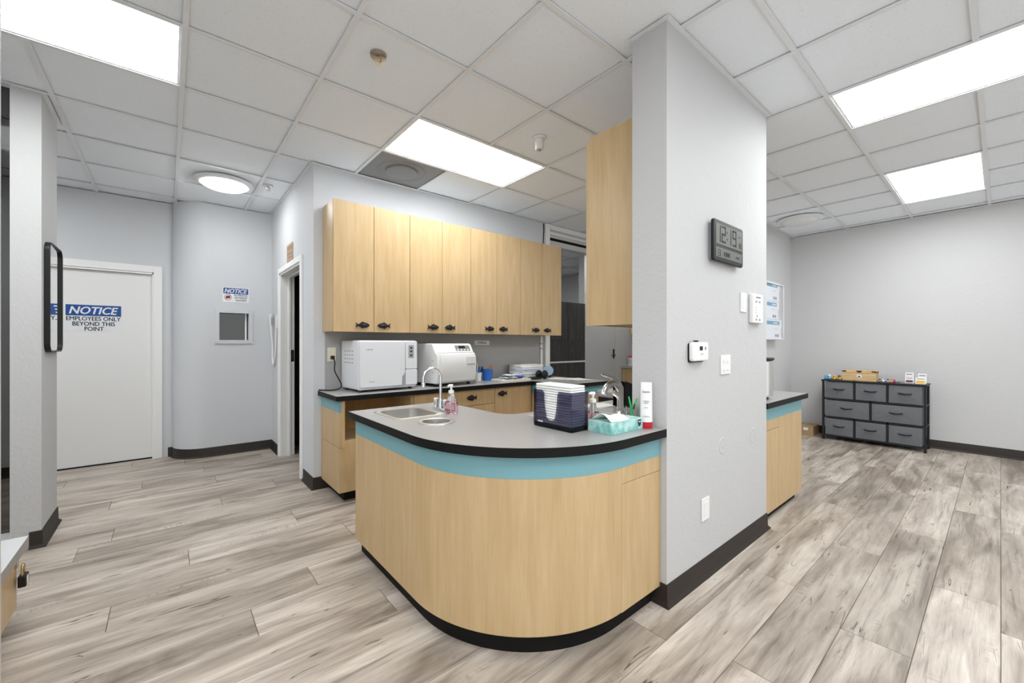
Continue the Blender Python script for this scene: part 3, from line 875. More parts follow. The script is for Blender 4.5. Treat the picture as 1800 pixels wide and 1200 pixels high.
# ------------------------------------------------------------------ curved peninsula
PX0, PYF = .816, 1.008
AC = (1.48, 1.672); AR = .664
pen_poly = [(PX0, 2.47)] + arc(*AC, AR, 180, 270, 28) + [(1.787, PYF), (1.787, 1.194), (3.064, 1.194), (3.064, 1.0), (3.95, 1.0), (3.95, 1.765)]
pen_poly += [(1.56, 1.765)] + [(1.56 - .115 * math.sin(a), 1.88 - .115 * math.cos(a)) for a in [PI / 2 * k / 6 for k in range(1, 7)]] + [(1.445, 2.47)]
S1 = (.925, 1.195, 2.03, 2.355)          # bar sink opening
S2 = (1.545, 1.925, 1.34, 1.70)          # main sink opening
CH = (1.052, 1.857)                       # waste chute
holes = [MB().prism(rrect(S1[0] + .012, S1[1] - .012, S1[2] + .012, S1[3] - .012, .05), .7, .9),
         MB().prism(rrect(S2[0] + .012, S2[1] - .012, S2[2] + .012, S2[3] - .012, .05), .7, .9),
         MB().prism(arc(*CH, .072, 0, 352.5, 47), .7, .9)]
worktop('worktop', 'grey worktop with black edge on the curved peninsula around the stub wall', pen_poly, holes)

def pen_path(off):
    return [(PX0 + off, 2.44)] + arc(*AC, AR - off, 180, 270, 32)
t = thing('peninsula_base', 'curved maple peninsula base with blue band and black toe kick', 'counter base', (1.2, 1.8, 0))
po, pi_ = pen_path(.030), pen_path(.048)
MB().strip(po + [(1.452, PYF + .03)][:0], pi_, .085, .70).build('curved_panel', 'maple', t, smooth=30)
po2, pi2 = pen_path(.030) + [(1.787, PYF + .03)], pen_path(.048) + [(1.787, PYF + .048)]
MB().strip(po2, pi2, .7005, WT - SLAB).build('blue_band', 'blue', t, smooth=30, label='blue laminate band')
xa = AC[0] + .0015
MB().box(xa, 1.787, PYF + .03, PYF + .048, .6315, .70).build('top_rail', 'maple', t)
dd = box('access_door', 'maple', xa, 1.776, PYF + .03, PYF + .048, .082, .629, t, .0008)
box('side_stile', 'maple', 1.7775, 1.787, PYF + .03, PYF + .048, .082, .629, t)
MB().strip(pen_path(.066) + [(1.775, PYF + .066)], pen_path(.08) + [(1.775, PYF + .08)], 0, .09).build('toe_kick', 'toe_black', t, smooth=30)
MB().box(PX0 + .048, 1.40, 2.424, 2.44, .085, WT - SLAB).build('end_panel', 'maple', t)
MB().box(1.385, 1.40, 1.80, 2.424, .085, WT - SLAB).build('back_panel', 'maple', t)
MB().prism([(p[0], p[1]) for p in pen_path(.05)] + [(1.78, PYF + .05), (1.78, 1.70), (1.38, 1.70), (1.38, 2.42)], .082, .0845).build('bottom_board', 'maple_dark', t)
MB().box(1.40, 3.90, 1.70, 1.72, .085, WT - SLAB).build('rear_panel', 'maple', t)

t = thing('base_cabinet', 'maple base cabinet with blue band beyond the stub wall, right side', 'cabinet', (3.5, 1.4, 0))
box('body', 'maple', 3.07, 3.885, 1.05, 1.695, .057, .70, t)
box('front_panel', 'maple', 3.381, 3.90, 1.03, 1.049, .056, .70, t, .0008)
box('door', 'maple', 3.066, 3.378, 1.03, 1.049, .056, .628, t, .0008)
box('top_rail', 'maple', 3.066, 3.378, 1.03, 1.049, .631, .70, t, .0008)
box('end_panel', 'maple', 3.886, 3.90, 1.050, 1.695, .056, .70, t, .0008)
MB().box(3.066, 3.90, 1.03, 1.695, .7005, WT - SLAB).build('blue_band', 'blue', t)
box('toe_kick', 'toe_black', 3.07, 3.85, 1.064, 1.68, 0, .056, t)

# ------------------------------------------------------------------ sinks and chute
def sink(name, label, S, depth, fl):
    x0, x1, y0, y1 = S
    t = thing(name, label, 'sink', ((x0 + x1) / 2, (y0 + y1) / 2, WT))
    o1 = rrect(x0 - .012, x1 + .012, y0 - .012, y1 + .012, .035, 6); i1 = rrect(x0 + .014, x1 - .014, y0 + .014, y1 - .014, .05, 6)
    b1 = rrect(x0 + .03, x1 - .03, y0 + .03, y1 - .03, .05, 6)
    n = len(o1)
    prof = [(o1, WT + .0004), (o1, WT + .002), (rrect(x0 - .004, x1 + .004, y0 - .004, y1 + .004, .04, 6), WT + .005), (i1, WT + .002), (i1, WT - .02), (rrect(x0 + .016, x1 - .016, y0 + .016, y1 - .016, .05, 6), WT - depth + .02), (b1, WT - depth)]
    vs = [(p[0], p[1], z) for poly, z in prof for p in poly]; fs = []
    for k in range(len(prof) - 1):
        for i in range(n):
            j = (i + 1) % n
            fs.append((k * n + i, k * n + j, (k + 1) * n + j, (k + 1) * n + i))
    fs.append(tuple(range((len(prof) - 1) * n, len(prof) * n)))
    MB().add(vs, fs).build('basin', 'steel', t, smooth=50)
    c = ((x0 + x1) / 2, (y0 + y1) / 2)
    MB().lathe([(.001, .004), (.03, .004), (.036, .001), (.001, .0005)], (c[0], c[1], WT - depth), 20).build('drain', 'chrome', t, smooth=40)
    return t
sink('bar_sink', 'small square stainless sink on the curved peninsula', S1, .15, 0)
sink('main_sink', 'stainless sink behind the paper towel dispenser', S2, .16, 0)
t = thing('waste_chute', 'round stainless waste chute ring in the peninsula worktop', 'waste chute', (*CH, WT))
MB().lathe([(.095, .0004), (.094, .003), (.074, .006), (.070, .004), (.068, -.03), (.066, -.16)], (*CH, WT), 48, close=False).build('ring', 'steel', t, smooth=50)
MB().lathe([(.001, -.159), (.066, -.16)], (*CH, WT), 48, close=False).build('dark_well', 'toe_black', t)

# faucets
fx, fy = 1.262, 2.175
t = thing('faucet', 'chrome gooseneck faucet with two knobs at the small sink', 'faucet', (fx, fy, WT))
MB().prism(rrect(fx - .022, fx + .022, fy - .075, fy + .075, .02), WT + .0003, WT + .014).build('base_plate', 'chrome', t, .003, smooth=40)
pts = [(fx, fy, WT + .012), (fx, fy, WT + .10), (fx, fy, WT + .19)]
for k in range(1, 10):
    a = PI * k / 9 * 1.05
    pts.append((fx - .055 + .055 * math.cos(a), fy + .012 * k / 9, WT + .19 + .062 * math.sin(a)))
pts.append((pts[-1][0] + .001, pts[-1][1], pts[-1][2] - .022))
MB().tube(pts, [.012, .009] + [.0085] * (len(pts) - 2), 12).build('spout', 'chrome', t, smooth=60)
q = pts[-1]
MB().cyl((q[0], q[1], q[2] - .016), .0125, .026, 'z', 14).build('aerator', 'chrome', t, .002, smooth=40)
MB().lathe([(.018, 0), (.017, .02), (.013, .045), (.011, .06)], (fx, fy, WT + .012), 20).build('spout_collar', 'chrome', t, smooth=40)
for s in (-1, 1):
    cy = fy + s * .055
    mb = MB(); star = []
    for k in range(24):
        a = 2 * PI * k / 24; rr = .0175 if k % 2 else .0155
        star.append((fx + rr * math.cos(a), cy + rr * math.sin(a)))
    mb.prism(star, WT + .028, WT + .062)
    mb.lathe([(.013, 0), (.012, .015), (.001, .016)], (fx, cy, WT + .013), 16)
    kn = mb.build('knob', 'chrome', t, .0015, smooth=40)
    MB().cyl((fx, cy, WT + .0622), .014, .004, 'z', 18).build('cap', 'white_plastic', kn)

fx, fy = 2.0, 1.41
t = thing('faucet', 'tall single-lever chrome faucet behind the tissue box', 'faucet', (fx, fy, WT))
MB().lathe([(.030, .0004), (.028, .008), (.021, .015), (.018, .06), (.018, .145), (.015, .155)], (fx, fy, WT), 24).build('body', 'chrome', t, smooth=40)
pts = []
for k in range(0, 12):
    a = PI * .12 + PI * .80 * k / 11
    pts.append((fx - .075 + .072 * math.cos(a), fy + .01 * k / 11, WT + .10 + .075 * math.sin(a)))
MB().tube([(fx - .004, fy, WT + .05)] + pts, [.017] * 4 + [.0165] * 9, 14).build('spout', 'chrome', t, smooth=60)
MB().tube([(fx + .002, fy, WT + .150), (fx - .008, fy, WT + .168), (fx - .06, fy + .02, WT + .205), (fx - .12, fy + .045, WT + .225)], [.013, .011, .008, .006], 10).build('lever', 'chrome', t, smooth=60)
t = thing('sink_sprayer', 'chrome pull-out sprayer standing beside the tall faucet', 'sprayer', (1.955, 1.383, WT))
MB().lathe([(.020, .0004), (.018, .01), (.013, .016), (.013, .03)], (1.955, 1.383, WT), 18).build('holder', 'chrome', t, smooth=40)
MB().tube([(1.955, 1.383, WT + .02), (1.955, 1.383, WT + .08), (1.950, 1.388, WT + .105), (1.925, 1.405, WT + .125)], [.011, .014, .016, .017], 12).build('head', 'chrome', t, smooth=60)

# ------------------------------------------------------------------ things on the peninsula
def bottle(name, label, x, y, liquid, hgt=.165, rad=.038):
    t = thing(name, label, 'soap bottle', (x, y, WT))
    prof = [(.001, 0), (rad * .86, 0), (rad, .006), (rad, .045), (rad * .88, .062), (rad * .45, .098), (rad * .40, .115), (.001, .115)]
    MB().lathe([(a, b2 + .0008) for a, b2 in prof], (x, y, WT), 28).build('shell', 'clear', t, smooth=40)
    MB().lathe([(.001, .003), (rad * .84, .003), (rad * .95, .008), (rad * .95, .045), (rad * .85, .060), (rad * .80, .066), (.001, .066)], (x, y, WT), 28).build('soap', liquid, t, smooth=40)
    p = MB().lathe([(.016, .1155), (.016, .132), (.006, .134), (.006, .158), (.001, .158)], (x, y, WT), 18).build('pump', 'white_plastic', t, smooth=40)
    MB().tube([(x + .008, y - .005, WT + .158), (x - .008, y + .006, WT + .160), (x - .016, y + .011, WT + .155)], [.0085, .0075, .005], 8).build('nozzle', 'white_plastic', p, smooth=60)
    MB().cyl((x, y, WT + .01), .004, .105, 'z', 8).build('dip_tube', 'white_plastic', t)
    return t
bottle('soap_bottle', 'clear pump bottle half full of pink soap beside the small sink', 1.243, 2.022, 'pink_soap')
bottle('soap_bottle', 'pink soap pump bottle mostly hidden behind the towel dispenser', 1.575, 1.268, 'pink_soap', rad=.034)

# paper towel dispenser
t = thing('towel_dispenser', 'smoky dark plastic dispenser filled with folded white paper towels', 'towel dispenser', (1.43, 1.35, WT))
x0, x1, y0, y1, H_ = 1.375, 1.490, 1.228, 1.474, .178
sh = []
# front shell with the U-shaped cut-out, facing -X
def front_poly():
    c = (y0 + y1) / 2 + .008
    p = [(y0 + .012, WT + .0006), (y1 - .012, WT + .0006), (y1, WT + .012), (y1, WT + H_)]
    p += [(c + .056, WT + H_)]
    p += [(c + .045, WT + H_ - .012), (c + .040, WT + .11), (c + .034, WT + .075)]
    p += [(c + .030 * math.cos(a), WT + .060 - .022 * math.sin(a)) for a in [PI * k / 8 for k in range(9)]]
    p += [(c - .034, WT + .075), (c - .040, WT + .11), (c - .045, WT + H_ - .012), (c - .056, WT + H_)]
    p += [(y0, WT + H_), (y0, WT + .012)]
    return p
mb = MB().prism(front_poly(), x0, x0 + .003, 'x')
mb.build('front_shell', 'smoke', t)
MB().box(x0 + .003, x1, y0, y0 + .003, WT + .0006, WT + H_).build('side_shell', 'smoke', t)
MB().box(x0 + .003, x1, y1 - .003, y1, WT + .0006, WT + H_).build('side_shell', 'smoke', t)
MB().box(x0 + .003, x1, y0 + .003, y1 - .003, WT + .0006, WT + .02).build('base_shell', 'black_plastic', t)
MB().box(x1 - .003, x1, y0 + .003, y1 - .003, WT + .02, WT + H_).build('back_shell', 'smoke', t)
z = WT + .0205; k = 0
while z < WT + H_ + .022:
    th = .0105
    d = random.uniform(-.002, .002)
    tp = z > WT + H_ - .01
    poly = rrect(x0 + .008 + d, x1 - .008 + d, y0 + .008, y1 - .008, .006, 3)
    MB().prism(poly, z, z + th).build('folded_towels', 'paper', t, .0035, smooth=40)
    z += th + .0012; k += 1
marks('maker_mark', 'white_plastic', t, (x0, y1 - .048, WT + .028), (0, -1, 0), (0, 0, 1), .008, .034, 6)

# tissue carton
tx0, tx1, ty0, ty1, th = 1.475, 1.715, 1.085, 1.215, .052
t = thing('tissue_box', 'low teal watercolour tissue box with a tissue pulled out', 'tissue box', (1.6, 1.15, WT))
box('carton', 'tissue_print', tx0, tx1, ty0, ty1, WT + .0005, WT + th, t, .001)
MB().prism(arc((tx0 + tx1) / 2, (ty0 + ty1) / 2, 1, 0, 350, 35) and [((tx0 + tx1) / 2 + .075 * math.cos(a), (ty0 + ty1) / 2 + .026 * math.sin(a)) for a in [2 * PI * k / 28 for k in range(28)]], WT + th, WT + th + .0006).build('slot', 'paper', t)
vs, fs = [], []
nu, nv = 13, 7
for i in range(nu):
    for j in range(nv):
        u = i / (nu - 1); v_ = j / (nv - 1)
        yy = ty0 + .012 + (ty1 - ty0 - .02) * v_ - .012 * math.sin(u * 3)
        xx = tx0 + .012 + .14 * u
        arch = .030 * math.sin(PI * min(1, v_ * 1.02)) * (1 - .55 * u)
        vs.append((xx, yy, WT + th + .002 + arch + .004 * math.sin(u * 7 + v_ * 3) * math.sin(PI * v_)))
for i in range(nu - 1):
    for j in range(nv - 1):
        a = i * nv + j; fs.append((a, a + nv, a + nv + 1, a + 1))
tis = MB().add(vs, fs).build('tissue', 'paper', t, smooth=80)
sm = tis.modifiers.new('thickness', 'SOLIDIFY'); sm.thickness = .0015
MB().prism([(tx1 - .040, WT + .045), (tx1 - .016, WT + .047), (tx1 - .016, WT + .022), (tx1 - .028, WT + .012), (tx1 - .040, WT + .022)], ty0 - .0008, ty0, 'y').build('badge', 'ink', t)
marks('printed_mark', 'paper', t, (tx1 - .028, ty0 - .0008, WT + .036), (1, 0, 0), (0, 0, 1), .006, .018, 4)

# lotion tube, standing on its red cap
lx, ly = 1.742, 1.083
t = thing('lotion_tube', 'white lotion tube standing on a red cap against the stub wall', 'lotion', (lx, ly, WT))
MB().lathe([(.001, .0005), (.026, .0005), (.0275, .004), (.028, .030), (.001, .031)], (lx, ly, WT), 28).build('cap', 'red', t, smooth=40)
vs, fs = [], []
for k in range(9):
    u = k / 8; z = .031 + .185 * u
    rx = .0285 - .003 * u; ry = .0265 * (1 - u) ** .8 + .0016
    vs += [(lx + rx * math.cos(2 * PI * i / 28) * .52 + ry * math.sin(2 * PI * i / 28) * .854, ly - rx * math.cos(2 * PI * i / 28) * .854 + ry * math.sin(2 * PI * i / 28) * .52, WT + z) for i in range(28)]
for k in range(8):
    for i in range(28):
        j = (i + 1) % 28; fs.append((k * 28 + i, k * 28 + j, (k + 1) * 28 + j, (k + 1) * 28 + i))
fs += [tuple(range(28))[::-1], tuple(range(8 * 28, 9 * 28))]
MB().add(vs, fs).build('tube', 'white_plastic', t, smooth=50)
for s_, zz, hh, ww, mm in (('Eucerin', .172, .009, .032, 'ink'), (None, .128, .0045, .030, 'ink_grey'), (None, .120, .0045, .022, 'ink_grey'), (None, .098, .004, .016, 'ink_grey'), (None, .058, .004, .032, 'ink_grey')):
    dd = .0265 * (1 - (zz - .031) / .185) ** .8 + .0040        # just proud of the curved tube face
    o3 = (lx - .854 * dd, ly - .52 * dd, WT + zz)
    if s_: text(s_, 'lettering', mm, t, o3, (.52, -.854, 0), (.10, .06, .993), hh, ww, .015)
    else: marks('printed_mark', mm, t, o3, (.52, -.854, 0), (.10, .06, .993), hh, ww)

# cup of toothbrush-like pens
cx, cy = 1.7485, 1.166
t = thing('clear_cup', 'clear plastic cup beside the tissue box', 'cup', (cx, cy, WT))
MB().lathe([(.026, .0005), (.0315, .090), (.030, .090), (.0245, .004), (.001, .004), (.001, .0005)], (cx, cy, WT), 28).build('wall', 'clear', t, smooth=50)
cols = [('green', (.018, -.014, .128), 'bright green pen leaning right in the clear cup'), ('green', (-.018, .006, .140), 'bright green pen standing upright in the clear cup'), ('lime', (.006, .010, .10), 'lime yellow pen in the clear cup'), ('green', (-.004, -.018, .105), 'dark-tipped short green pen in the clear cup')]
for i, (c, d, lb) in enumerate(cols):
    p0 = Vector((cx - d[0] * .75, cy - d[1] * .75, WT + .010)); p1 = Vector((cx + d[0], cy + d[1], WT + d[2]))
    t2 = thing('pen', lb, 'pen', tuple(p0), group='pens in the clear cup')
    MB().tube([p0, p0.lerp(p1, .75)], [.0038, .0042], 8).build('barrel', c, t2, smooth=60)
    MB().tube([p0.lerp(p1, .75), p1], [.005, .003], 8).build('tip', 'green' if i != 3 else 'ink', t2, smooth=60)

# black sloped holder and papers behind the faucet
t = thing('file_holder', 'black sloped desk file holder behind the tall faucet', 'file holder', (2.33, 1.55, WT))
for k in range(4):
    MB().prism([(2.18, WT + .001), (2.42, WT + .001), (2.42, WT + .10), (2.18, WT + .165)], 1.50 + .03 * k, 1.504 + .03 * k, 'y').build('divider', 'black_plastic', t)
box('tray_base', 'black_plastic', 2.18, 2.42, 1.50, 1.60, WT + .0005, WT + .006, t)
t = thing('paper_sheet', 'white paper sheets on the worktop behind the sink', 'paper', (2.12, 1.66, WT))
for k, a in enumerate((0.1, -.15)):
    c, s = math.cos(a), math.sin(a)
    MB().prism([(2.12 + c * u - s * w_, 1.655 + s * u + c * w_) for u, w_ in ((-.10, -.07), (.10, -.07), (.10, .07), (-.10, .07))], WT + .0005 + .002 * k, WT + .002 + .002 * k).build('sheet', 'paper', t)

# black bin standing in the aisle behind the sink
t = thing('waste_bin', 'black tall bin standing in the aisle behind the sink', 'bin', (3.2, 2.25, 0))
MB().prism(rrect(3.03, 3.35, 2.10, 2.40, .04), .0, .74).build('body', 'black_plastic', t, .01)
MB().prism(rrect(3.02, 3.36, 2.09, 2.41, .045), .741, .80).build('lid', 'machine_grey', t, .012)

# ------------------------------------------------------------------ machines on the back worktop
t = thing('autoclave', 'large boxy white autoclave at the left end of the back worktop', 'autoclave', (1.18, 3.31, WT), math.radians(3))
Wd, Dp, Ht = .525, .385, .425
mb = MB().prism(rrect(0, Wd, .018, Ht, .016), .03, Dp, 'y')
mb.build('housing', 'machine_white', t, .003, local=True, smooth=40)
MB().prism(rrect(.004, .405, .038, Ht - .004, .018), 0.0, .0295, 'y').build('door', 'machine_white', t, .007, local=True, smooth=40)
MB().prism(rrect(.409, Wd - .002, .175, Ht - .004, .014), .004, .0295, 'y').build('control_panel', 'machine_white', t, .005, local=True, smooth=40)
MB().prism(rrect(.409, Wd - .002, .038, .172, .008), .004, .0295, 'y').build('water_door', 'machine_white', t, .004, local=True, smooth=40)
MB().prism([(.372, .04), (.404, .04), (.404, .155), (.392, .135), (.374, .115)], -.0012, -.0002, 'y').build('handle_recess', 'machine_grey', t, local=True)
MB().box(.437, .487, .0022, .0038, .275, .385).build('display', 'machine_grey', t, local=True)
for zz in (.29, .325, .355):
    MB().box(.452, .472, .0012, .0021, zz, zz + .012).build('display_key', 'lcd_ink', t, local=True)
for i in range(4):
    for j in range(4):
        MB().prism(rrect(.13 + .052 * i, .16 + .052 * i, .235 + .032 * j, .245 + .032 * j, .004, 3), -.0009, -.0001, 'x').build('vent_slot', 'machine_grey', t, local=True)
for (a, b2) in ((.03, .05), (Wd - .05, .05), (.03, Dp - .05), (Wd - .05, Dp - .05)):
    MB().cyl((a, b2, .0005), .016, .0175, 'z', 12).build('foot', 'black_plastic', t, local=True)
MB().ring([(.082 + .032 * math.cos(a), .012 * math.sin(a)) for a in [2 * PI * k / 24 for k in range(24)]], [(.082 + .029 * math.cos(a), .0095 * math.sin(a)) for a in [2 * PI * k / 24 for k in range(24)]], 0, .0006)
def local_text(s, m, t, pos, h, w_, bold=.01):
    P = wm(t); R = P.to_3x3()
    marks('maker_mark', m, t, P @ Vector(pos), R @ Vector((1, 0, 0)), R @ Vector((0, 0, 1)), h * .7, w_, 6)
local_text('tuttnauer', 'machine_grey', t, (.082, -.001, Ht - .075), .012, .055, 0)
local_text('T-Edge 11', 'machine_grey', t, (.10, -.001, .085), .009, .05, 0)

t = thing('autoclave', 'smaller rounded white autoclave right of the large one', 'autoclave', (1.875, 3.285, WT), math.radians(7))
Wd, Dp, Ht = .465, .40, .40
side = [(.03, .028), (.012, .05), (.0, .11), (-.004, .20), (.002, .27), (.012, .306), (.035, .318), (.075, Ht - .012), (.095, Ht), (Dp, Ht), (Dp, .028)]
MB().prism(side, 0, Wd, 'x').build('housing', 'machine_warm', t, .008, local=True, smooth=40)
dside = [(.016, .034), (-.004, .05), (-.016, .11), (-.020, .20), (-.014, .27), (-.002, .300), (.016, .306)]
dback = [(p[0] + .014, p[1]) for p in dside[::-1]]
MB().prism(dside + dback, .028, Wd - .012, 'x').build('door', 'machine_warm', t, .005, local=True, smooth=40)
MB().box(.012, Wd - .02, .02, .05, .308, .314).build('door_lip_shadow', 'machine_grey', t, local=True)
# sloped control strip
def slope(u, off=0):
    return (.035 + (.075 - .035) * u - .007 * off / .007, .318 + (.388 - .318) * u)
ys0, zs0, ys1, zs1 = .0395, .326, .069, .378
nrm = Vector((0, -(zs1 - zs0), ys1 - ys0)).normalized()
def slab_on_slope(name, m, xa_, xb_, u0, u1, th_):
    a = Vector((0, .0368, .321)); b2 = Vector((0, .0722, .383)); d_ = b2 - a
    vs = []
    for o_ in (.0005, .0005 + th_):
        for xx, uu in ((xa_, u0), (xb_, u0), (xb_, u1), (xa_, u1)):
            q = a + d_ * uu + nrm * o_; vs.append((xx, q.y, q.z))
    MB().add(vs, [(0, 3, 2, 1), (4, 5, 6, 7), (0, 1, 5, 4), (1, 2, 6, 5), (2, 3, 7, 6), (3, 0, 4, 7)]).build(name, m, t, local=True)
slab_on_slope('control_strip', 'disc_grey', .25, .43, .10, .95, .001)
slab_on_slope('display', 'lcd_ink', .295, .375, .50, .88, .0018)
for k in range(4): slab_on_slope('key', 'white_plastic', .265 + .042 * k, .285 + .042 * k, .18, .38, .0018)
MB().prism(rrect(.325, .435, .205, .275, .006), -.0245, -.0205, 'y').build('handle_plate', 'machine_warm', t, .002, local=True, smooth=40)
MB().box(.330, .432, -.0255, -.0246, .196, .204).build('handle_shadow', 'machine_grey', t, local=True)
for (a, b2) in ((.04, .07), (Wd - .04, .07), (.04, Dp - .05), (Wd - .04, Dp - .05)):
    MB().cyl((a, b2, .0005), .018, .028, 'z', 12).build('foot', 'black_plastic', t, local=True)
for zz in (.13, .235):
    MB().box(-.0008, 0, .06, .085, zz, zz + .006).build('side_slot', 'machine_grey', t, local=True)

# outlet, plug and power cord
t = thing('wall_outlet', 'cream wall outlet with a black plug left of the large autoclave', 'outlet', (1.083, 3.714, 1.12))
MB().prism(rrect(1.048, 1.118, 1.075, 1.195, .006), 3.709, 3.7155, 'y').build('plate', 'cream', t, .002)
for zz in (1.11, 1.16):
    MB().prism(rrect(1.066, 1.10, zz - .014, zz + .014, .01), 3.707, 3.709, 'y').build('socket', 'cream', t)
t = thing('power_cord', 'black power cord from the outlet down over the worktop end', 'cord', (1.085, 3.69, WT))
MB().box(1.070, 1.098, 3.670, 3.7065, 1.095, 1.125).build('plug', 'black_plastic', t, .004)
cp = [(1.085, 3.672, 1.108), (1.088, 3.64, 1.07), (1.085, 3.635, 1.00), (1.11, 3.61, .93), (1.13, 3.60, .88), (1.115, 3.60, .85), (1.07, 3.63, .8365), (1.01, 3.66, .8365), (.99, 3.69, .8365), (.978, 3.705, .8365)]
def spline(P, n=6):
    P = [Vector(p) for p in P]; out = []
    for i in range(len(P) - 1):
        a = P[max(0, i - 1)]; b2 = P[i]; c = P[i + 1]; d_ = P[min(len(P) - 1, i + 2)]
        for k in range(n):
            u = k / n
            out.append(.5 * ((2 * b2) + (c - a) * u + (2 * a - 5 * b2 + 4 * c - d_) * u * u + (3 * b2 - a - 3 * c + d_) * u ** 3))
    return out + [P[-1]]
MB().tube(spline(cp), .0055, 8).build('cable', 'black_plastic', t, smooth=60)

# STERILE label
t = thing('sterile_label', 'small white STERILE label on the grey splash strip', 'label', (2.68, 3.715, 1.21))
box('strip', 'paper', 2.580, 2.785, 3.7140, 3.7155, 1.213, 1.262, t)
text('STERILE', 'lettering', 'ink', t, (2.682, 3.7139, 1.238), (1, 0, 0), (0, 0, 1), .024, .12, .015)

# cups with pens
def cup(name, label, x, y, rad, h, m):
    t = thing(name, label, 'cup', (x, y, WT))
    MB().lathe([(.001, .0005), (rad * .85, .0005), (rad, h), (rad - .004, h), (rad * .85 - .004, .006), (.001, .006)], (x, y, WT), 28).build('wall', m, t, smooth=50)
    return t
cup('pencil_cup', 'white cup of pens beside the smaller autoclave', 2.545, 3.60, .040, .090, 'white_plastic')
cup('pencil_cup', 'bright blue cup beside the white pen cup', 2.655, 3.575, .058, .122, 'blue_cup')
def pen(x, y, dx, dy, h, c1, c2, label, rad=.006):
    t = thing('pen', label, 'pen', (x, y, WT), group='pens on the back worktop')
    p0 = Vector((x, y, WT + .008)); p1 = Vector((x + dx, y + dy, WT + h))
    MB().tube([p0, p0.lerp(p1, .7)], rad, 8).build('barrel', c1, t, smooth=60)
    MB().tube([p0.lerp(p1, .7), p1], [rad * 1.15, rad * .9], 8).build('cap', c2, t, smooth=60)
pen(2.53, 3.60, -.03, .02, .175, 'cream', 'cream', 'pale marker leaning left in the white cup')
pen(2.545, 3.605, -.004, .01, .190, 'white_plastic', 'cream', 'tall cream-capped marker in the white cup', .009)
pen(2.55, 3.59, .004, -.01, .155, 'blue_cup', 'blue_cup', 'thick blue marker in the white cup', .013)
pen(2.56, 3.60, .045, .0, .150, 'black_plastic', 'black_plastic', 'black marker leaning right in the white cup', .008)
pen(2.535, 3.61, -.02, .0, .17, 'paper_lilac', 'ink', 'dark lilac pen in the white cup')
pen(2.665, 3.575, .03, .01, .165, 'orange', 'orange', 'orange scissors handle in the blue cup', .008)
pen(2.675, 3.58, .045, .0, .158, 'brown', 'orange', 'brown pencil leaning right in the blue cup', .006)

# tray of pouches
t = thing('pouch_tray', 'cream plastic tray on the back worktop', 'tray', (2.85, 3.44, WT))
c = (2.86, 3.425)
MB().prism(rrect(c[0] - .19, c[0] + .19, c[1] - .115, c[1] + .115, .03), WT + .0005, WT + .006).build('base', 'paper_cream', t)
MB().ring(rrect(c[0] - .20, c[0] + .20, c[1] - .125, c[1] + .125, .035), rrect(c[0] - .19, c[0] + .19, c[1] - .115, c[1] + .115, .03), WT + .0005, WT + .018).build('rim', 'paper_cream', t, .002)
def pouch(x, y, z, w_, l_, a, m, label, curl=.012):
    t = thing('pouch', label, 'pouch', (x, y, z), a, group='sterilisation pouches on the tray')
    vs, fs = [], []; n = 6
    for i in range(n + 1):
        for j in range(n + 1):
            u, v_ = i / n - .5, j / n - .5
            vs.append((u * w_, v_ * l_, .002 + curl * (1 + math.sin(u * 9 + x * 40) * math.cos(v_ * 7 + y * 30)) * .5))
    for i in range(n):
        for j in range(n):
            q = i * (n + 1) + j; fs.append((q, q + n + 1, q + n + 2, q + 1))
    o = MB().add(vs, fs).build('film', m, t, smooth=80, local=True)
    md = o.modifiers.new('thickness', 'SOLIDIFY'); md.thickness = .0025
pouch(2.765, 3.42, WT + .008, .17, .14, .0, 'paper', 'white pouch at the left end of the tray', .014)
pouch(2.955, 3.42, WT + .008, .17, .14, .0, 'paper_cream', 'cream pouch at the right end of the tray', .014)
pouch(2.81, 3.405, WT + .026, .17, .12, .0, 'paper_blue', 'pale blue pouch in front on the tray', .018)
pouch(2.975, 3.44, WT + .026, .13, .09, .0, 'blue_bright', 'bright blue pouch at the right end of the tray', .018)
pouch(2.86, 3.42, WT + .050, .18, .12, .0, 'paper', 'white pouch on top in the middle of the tray', .020)
pouch(2.83, 3.565, WT + .0008, .22, .06, .0, 'paper_lilac', 'lilac pouch on the worktop behind the tray', .012)

# folders stacked at the end of the worktop
zz = WT + .0006
fl_l = ['lowest white folder of the stack on the back worktop', 'second white folder from the bottom of the stack', 'third white folder from the bottom of the stack', 'fourth folder of the stack, pale blue edge', 'fifth folder of the stack, white', 'topmost white folder of the stack with cream edge']
for k in range(6):
    th_ = (.028, .026, .028, .022, .028, .022)[k]
    a = (.30, .22, .35, .26, .30, .34)[k]
    t = thing('folder', fl_l[k], 'folder', (3.195 + random.uniform(-.008, .008), 3.548, zz), (.02, -.10, .06, -.03, .10, -.13)[k], group='folders stacked on the back worktop')
    box('pages', 'paper' if k != 3 else 'paper_blue', -.155, .155, -.115, .115, .003, th_ - .003, t, local=True)
    MB().box(-.16, .16, -.12, .12, 0, .003).box(-.16, .16, -.12, .12, th_ - .003, th_).box(-.16, -.157, -.12, .12, .003, th_ - .003).build('cover', 'paper_blue' if k in (1, 3) else 'paper', t, .001, local=True)
    if k == 5: box('cream_edge', 'paper_cream', .13, .161, -.121, .121, th_ - .0028, th_ + .0004, t, local=True)
    zz += th_ + .0005

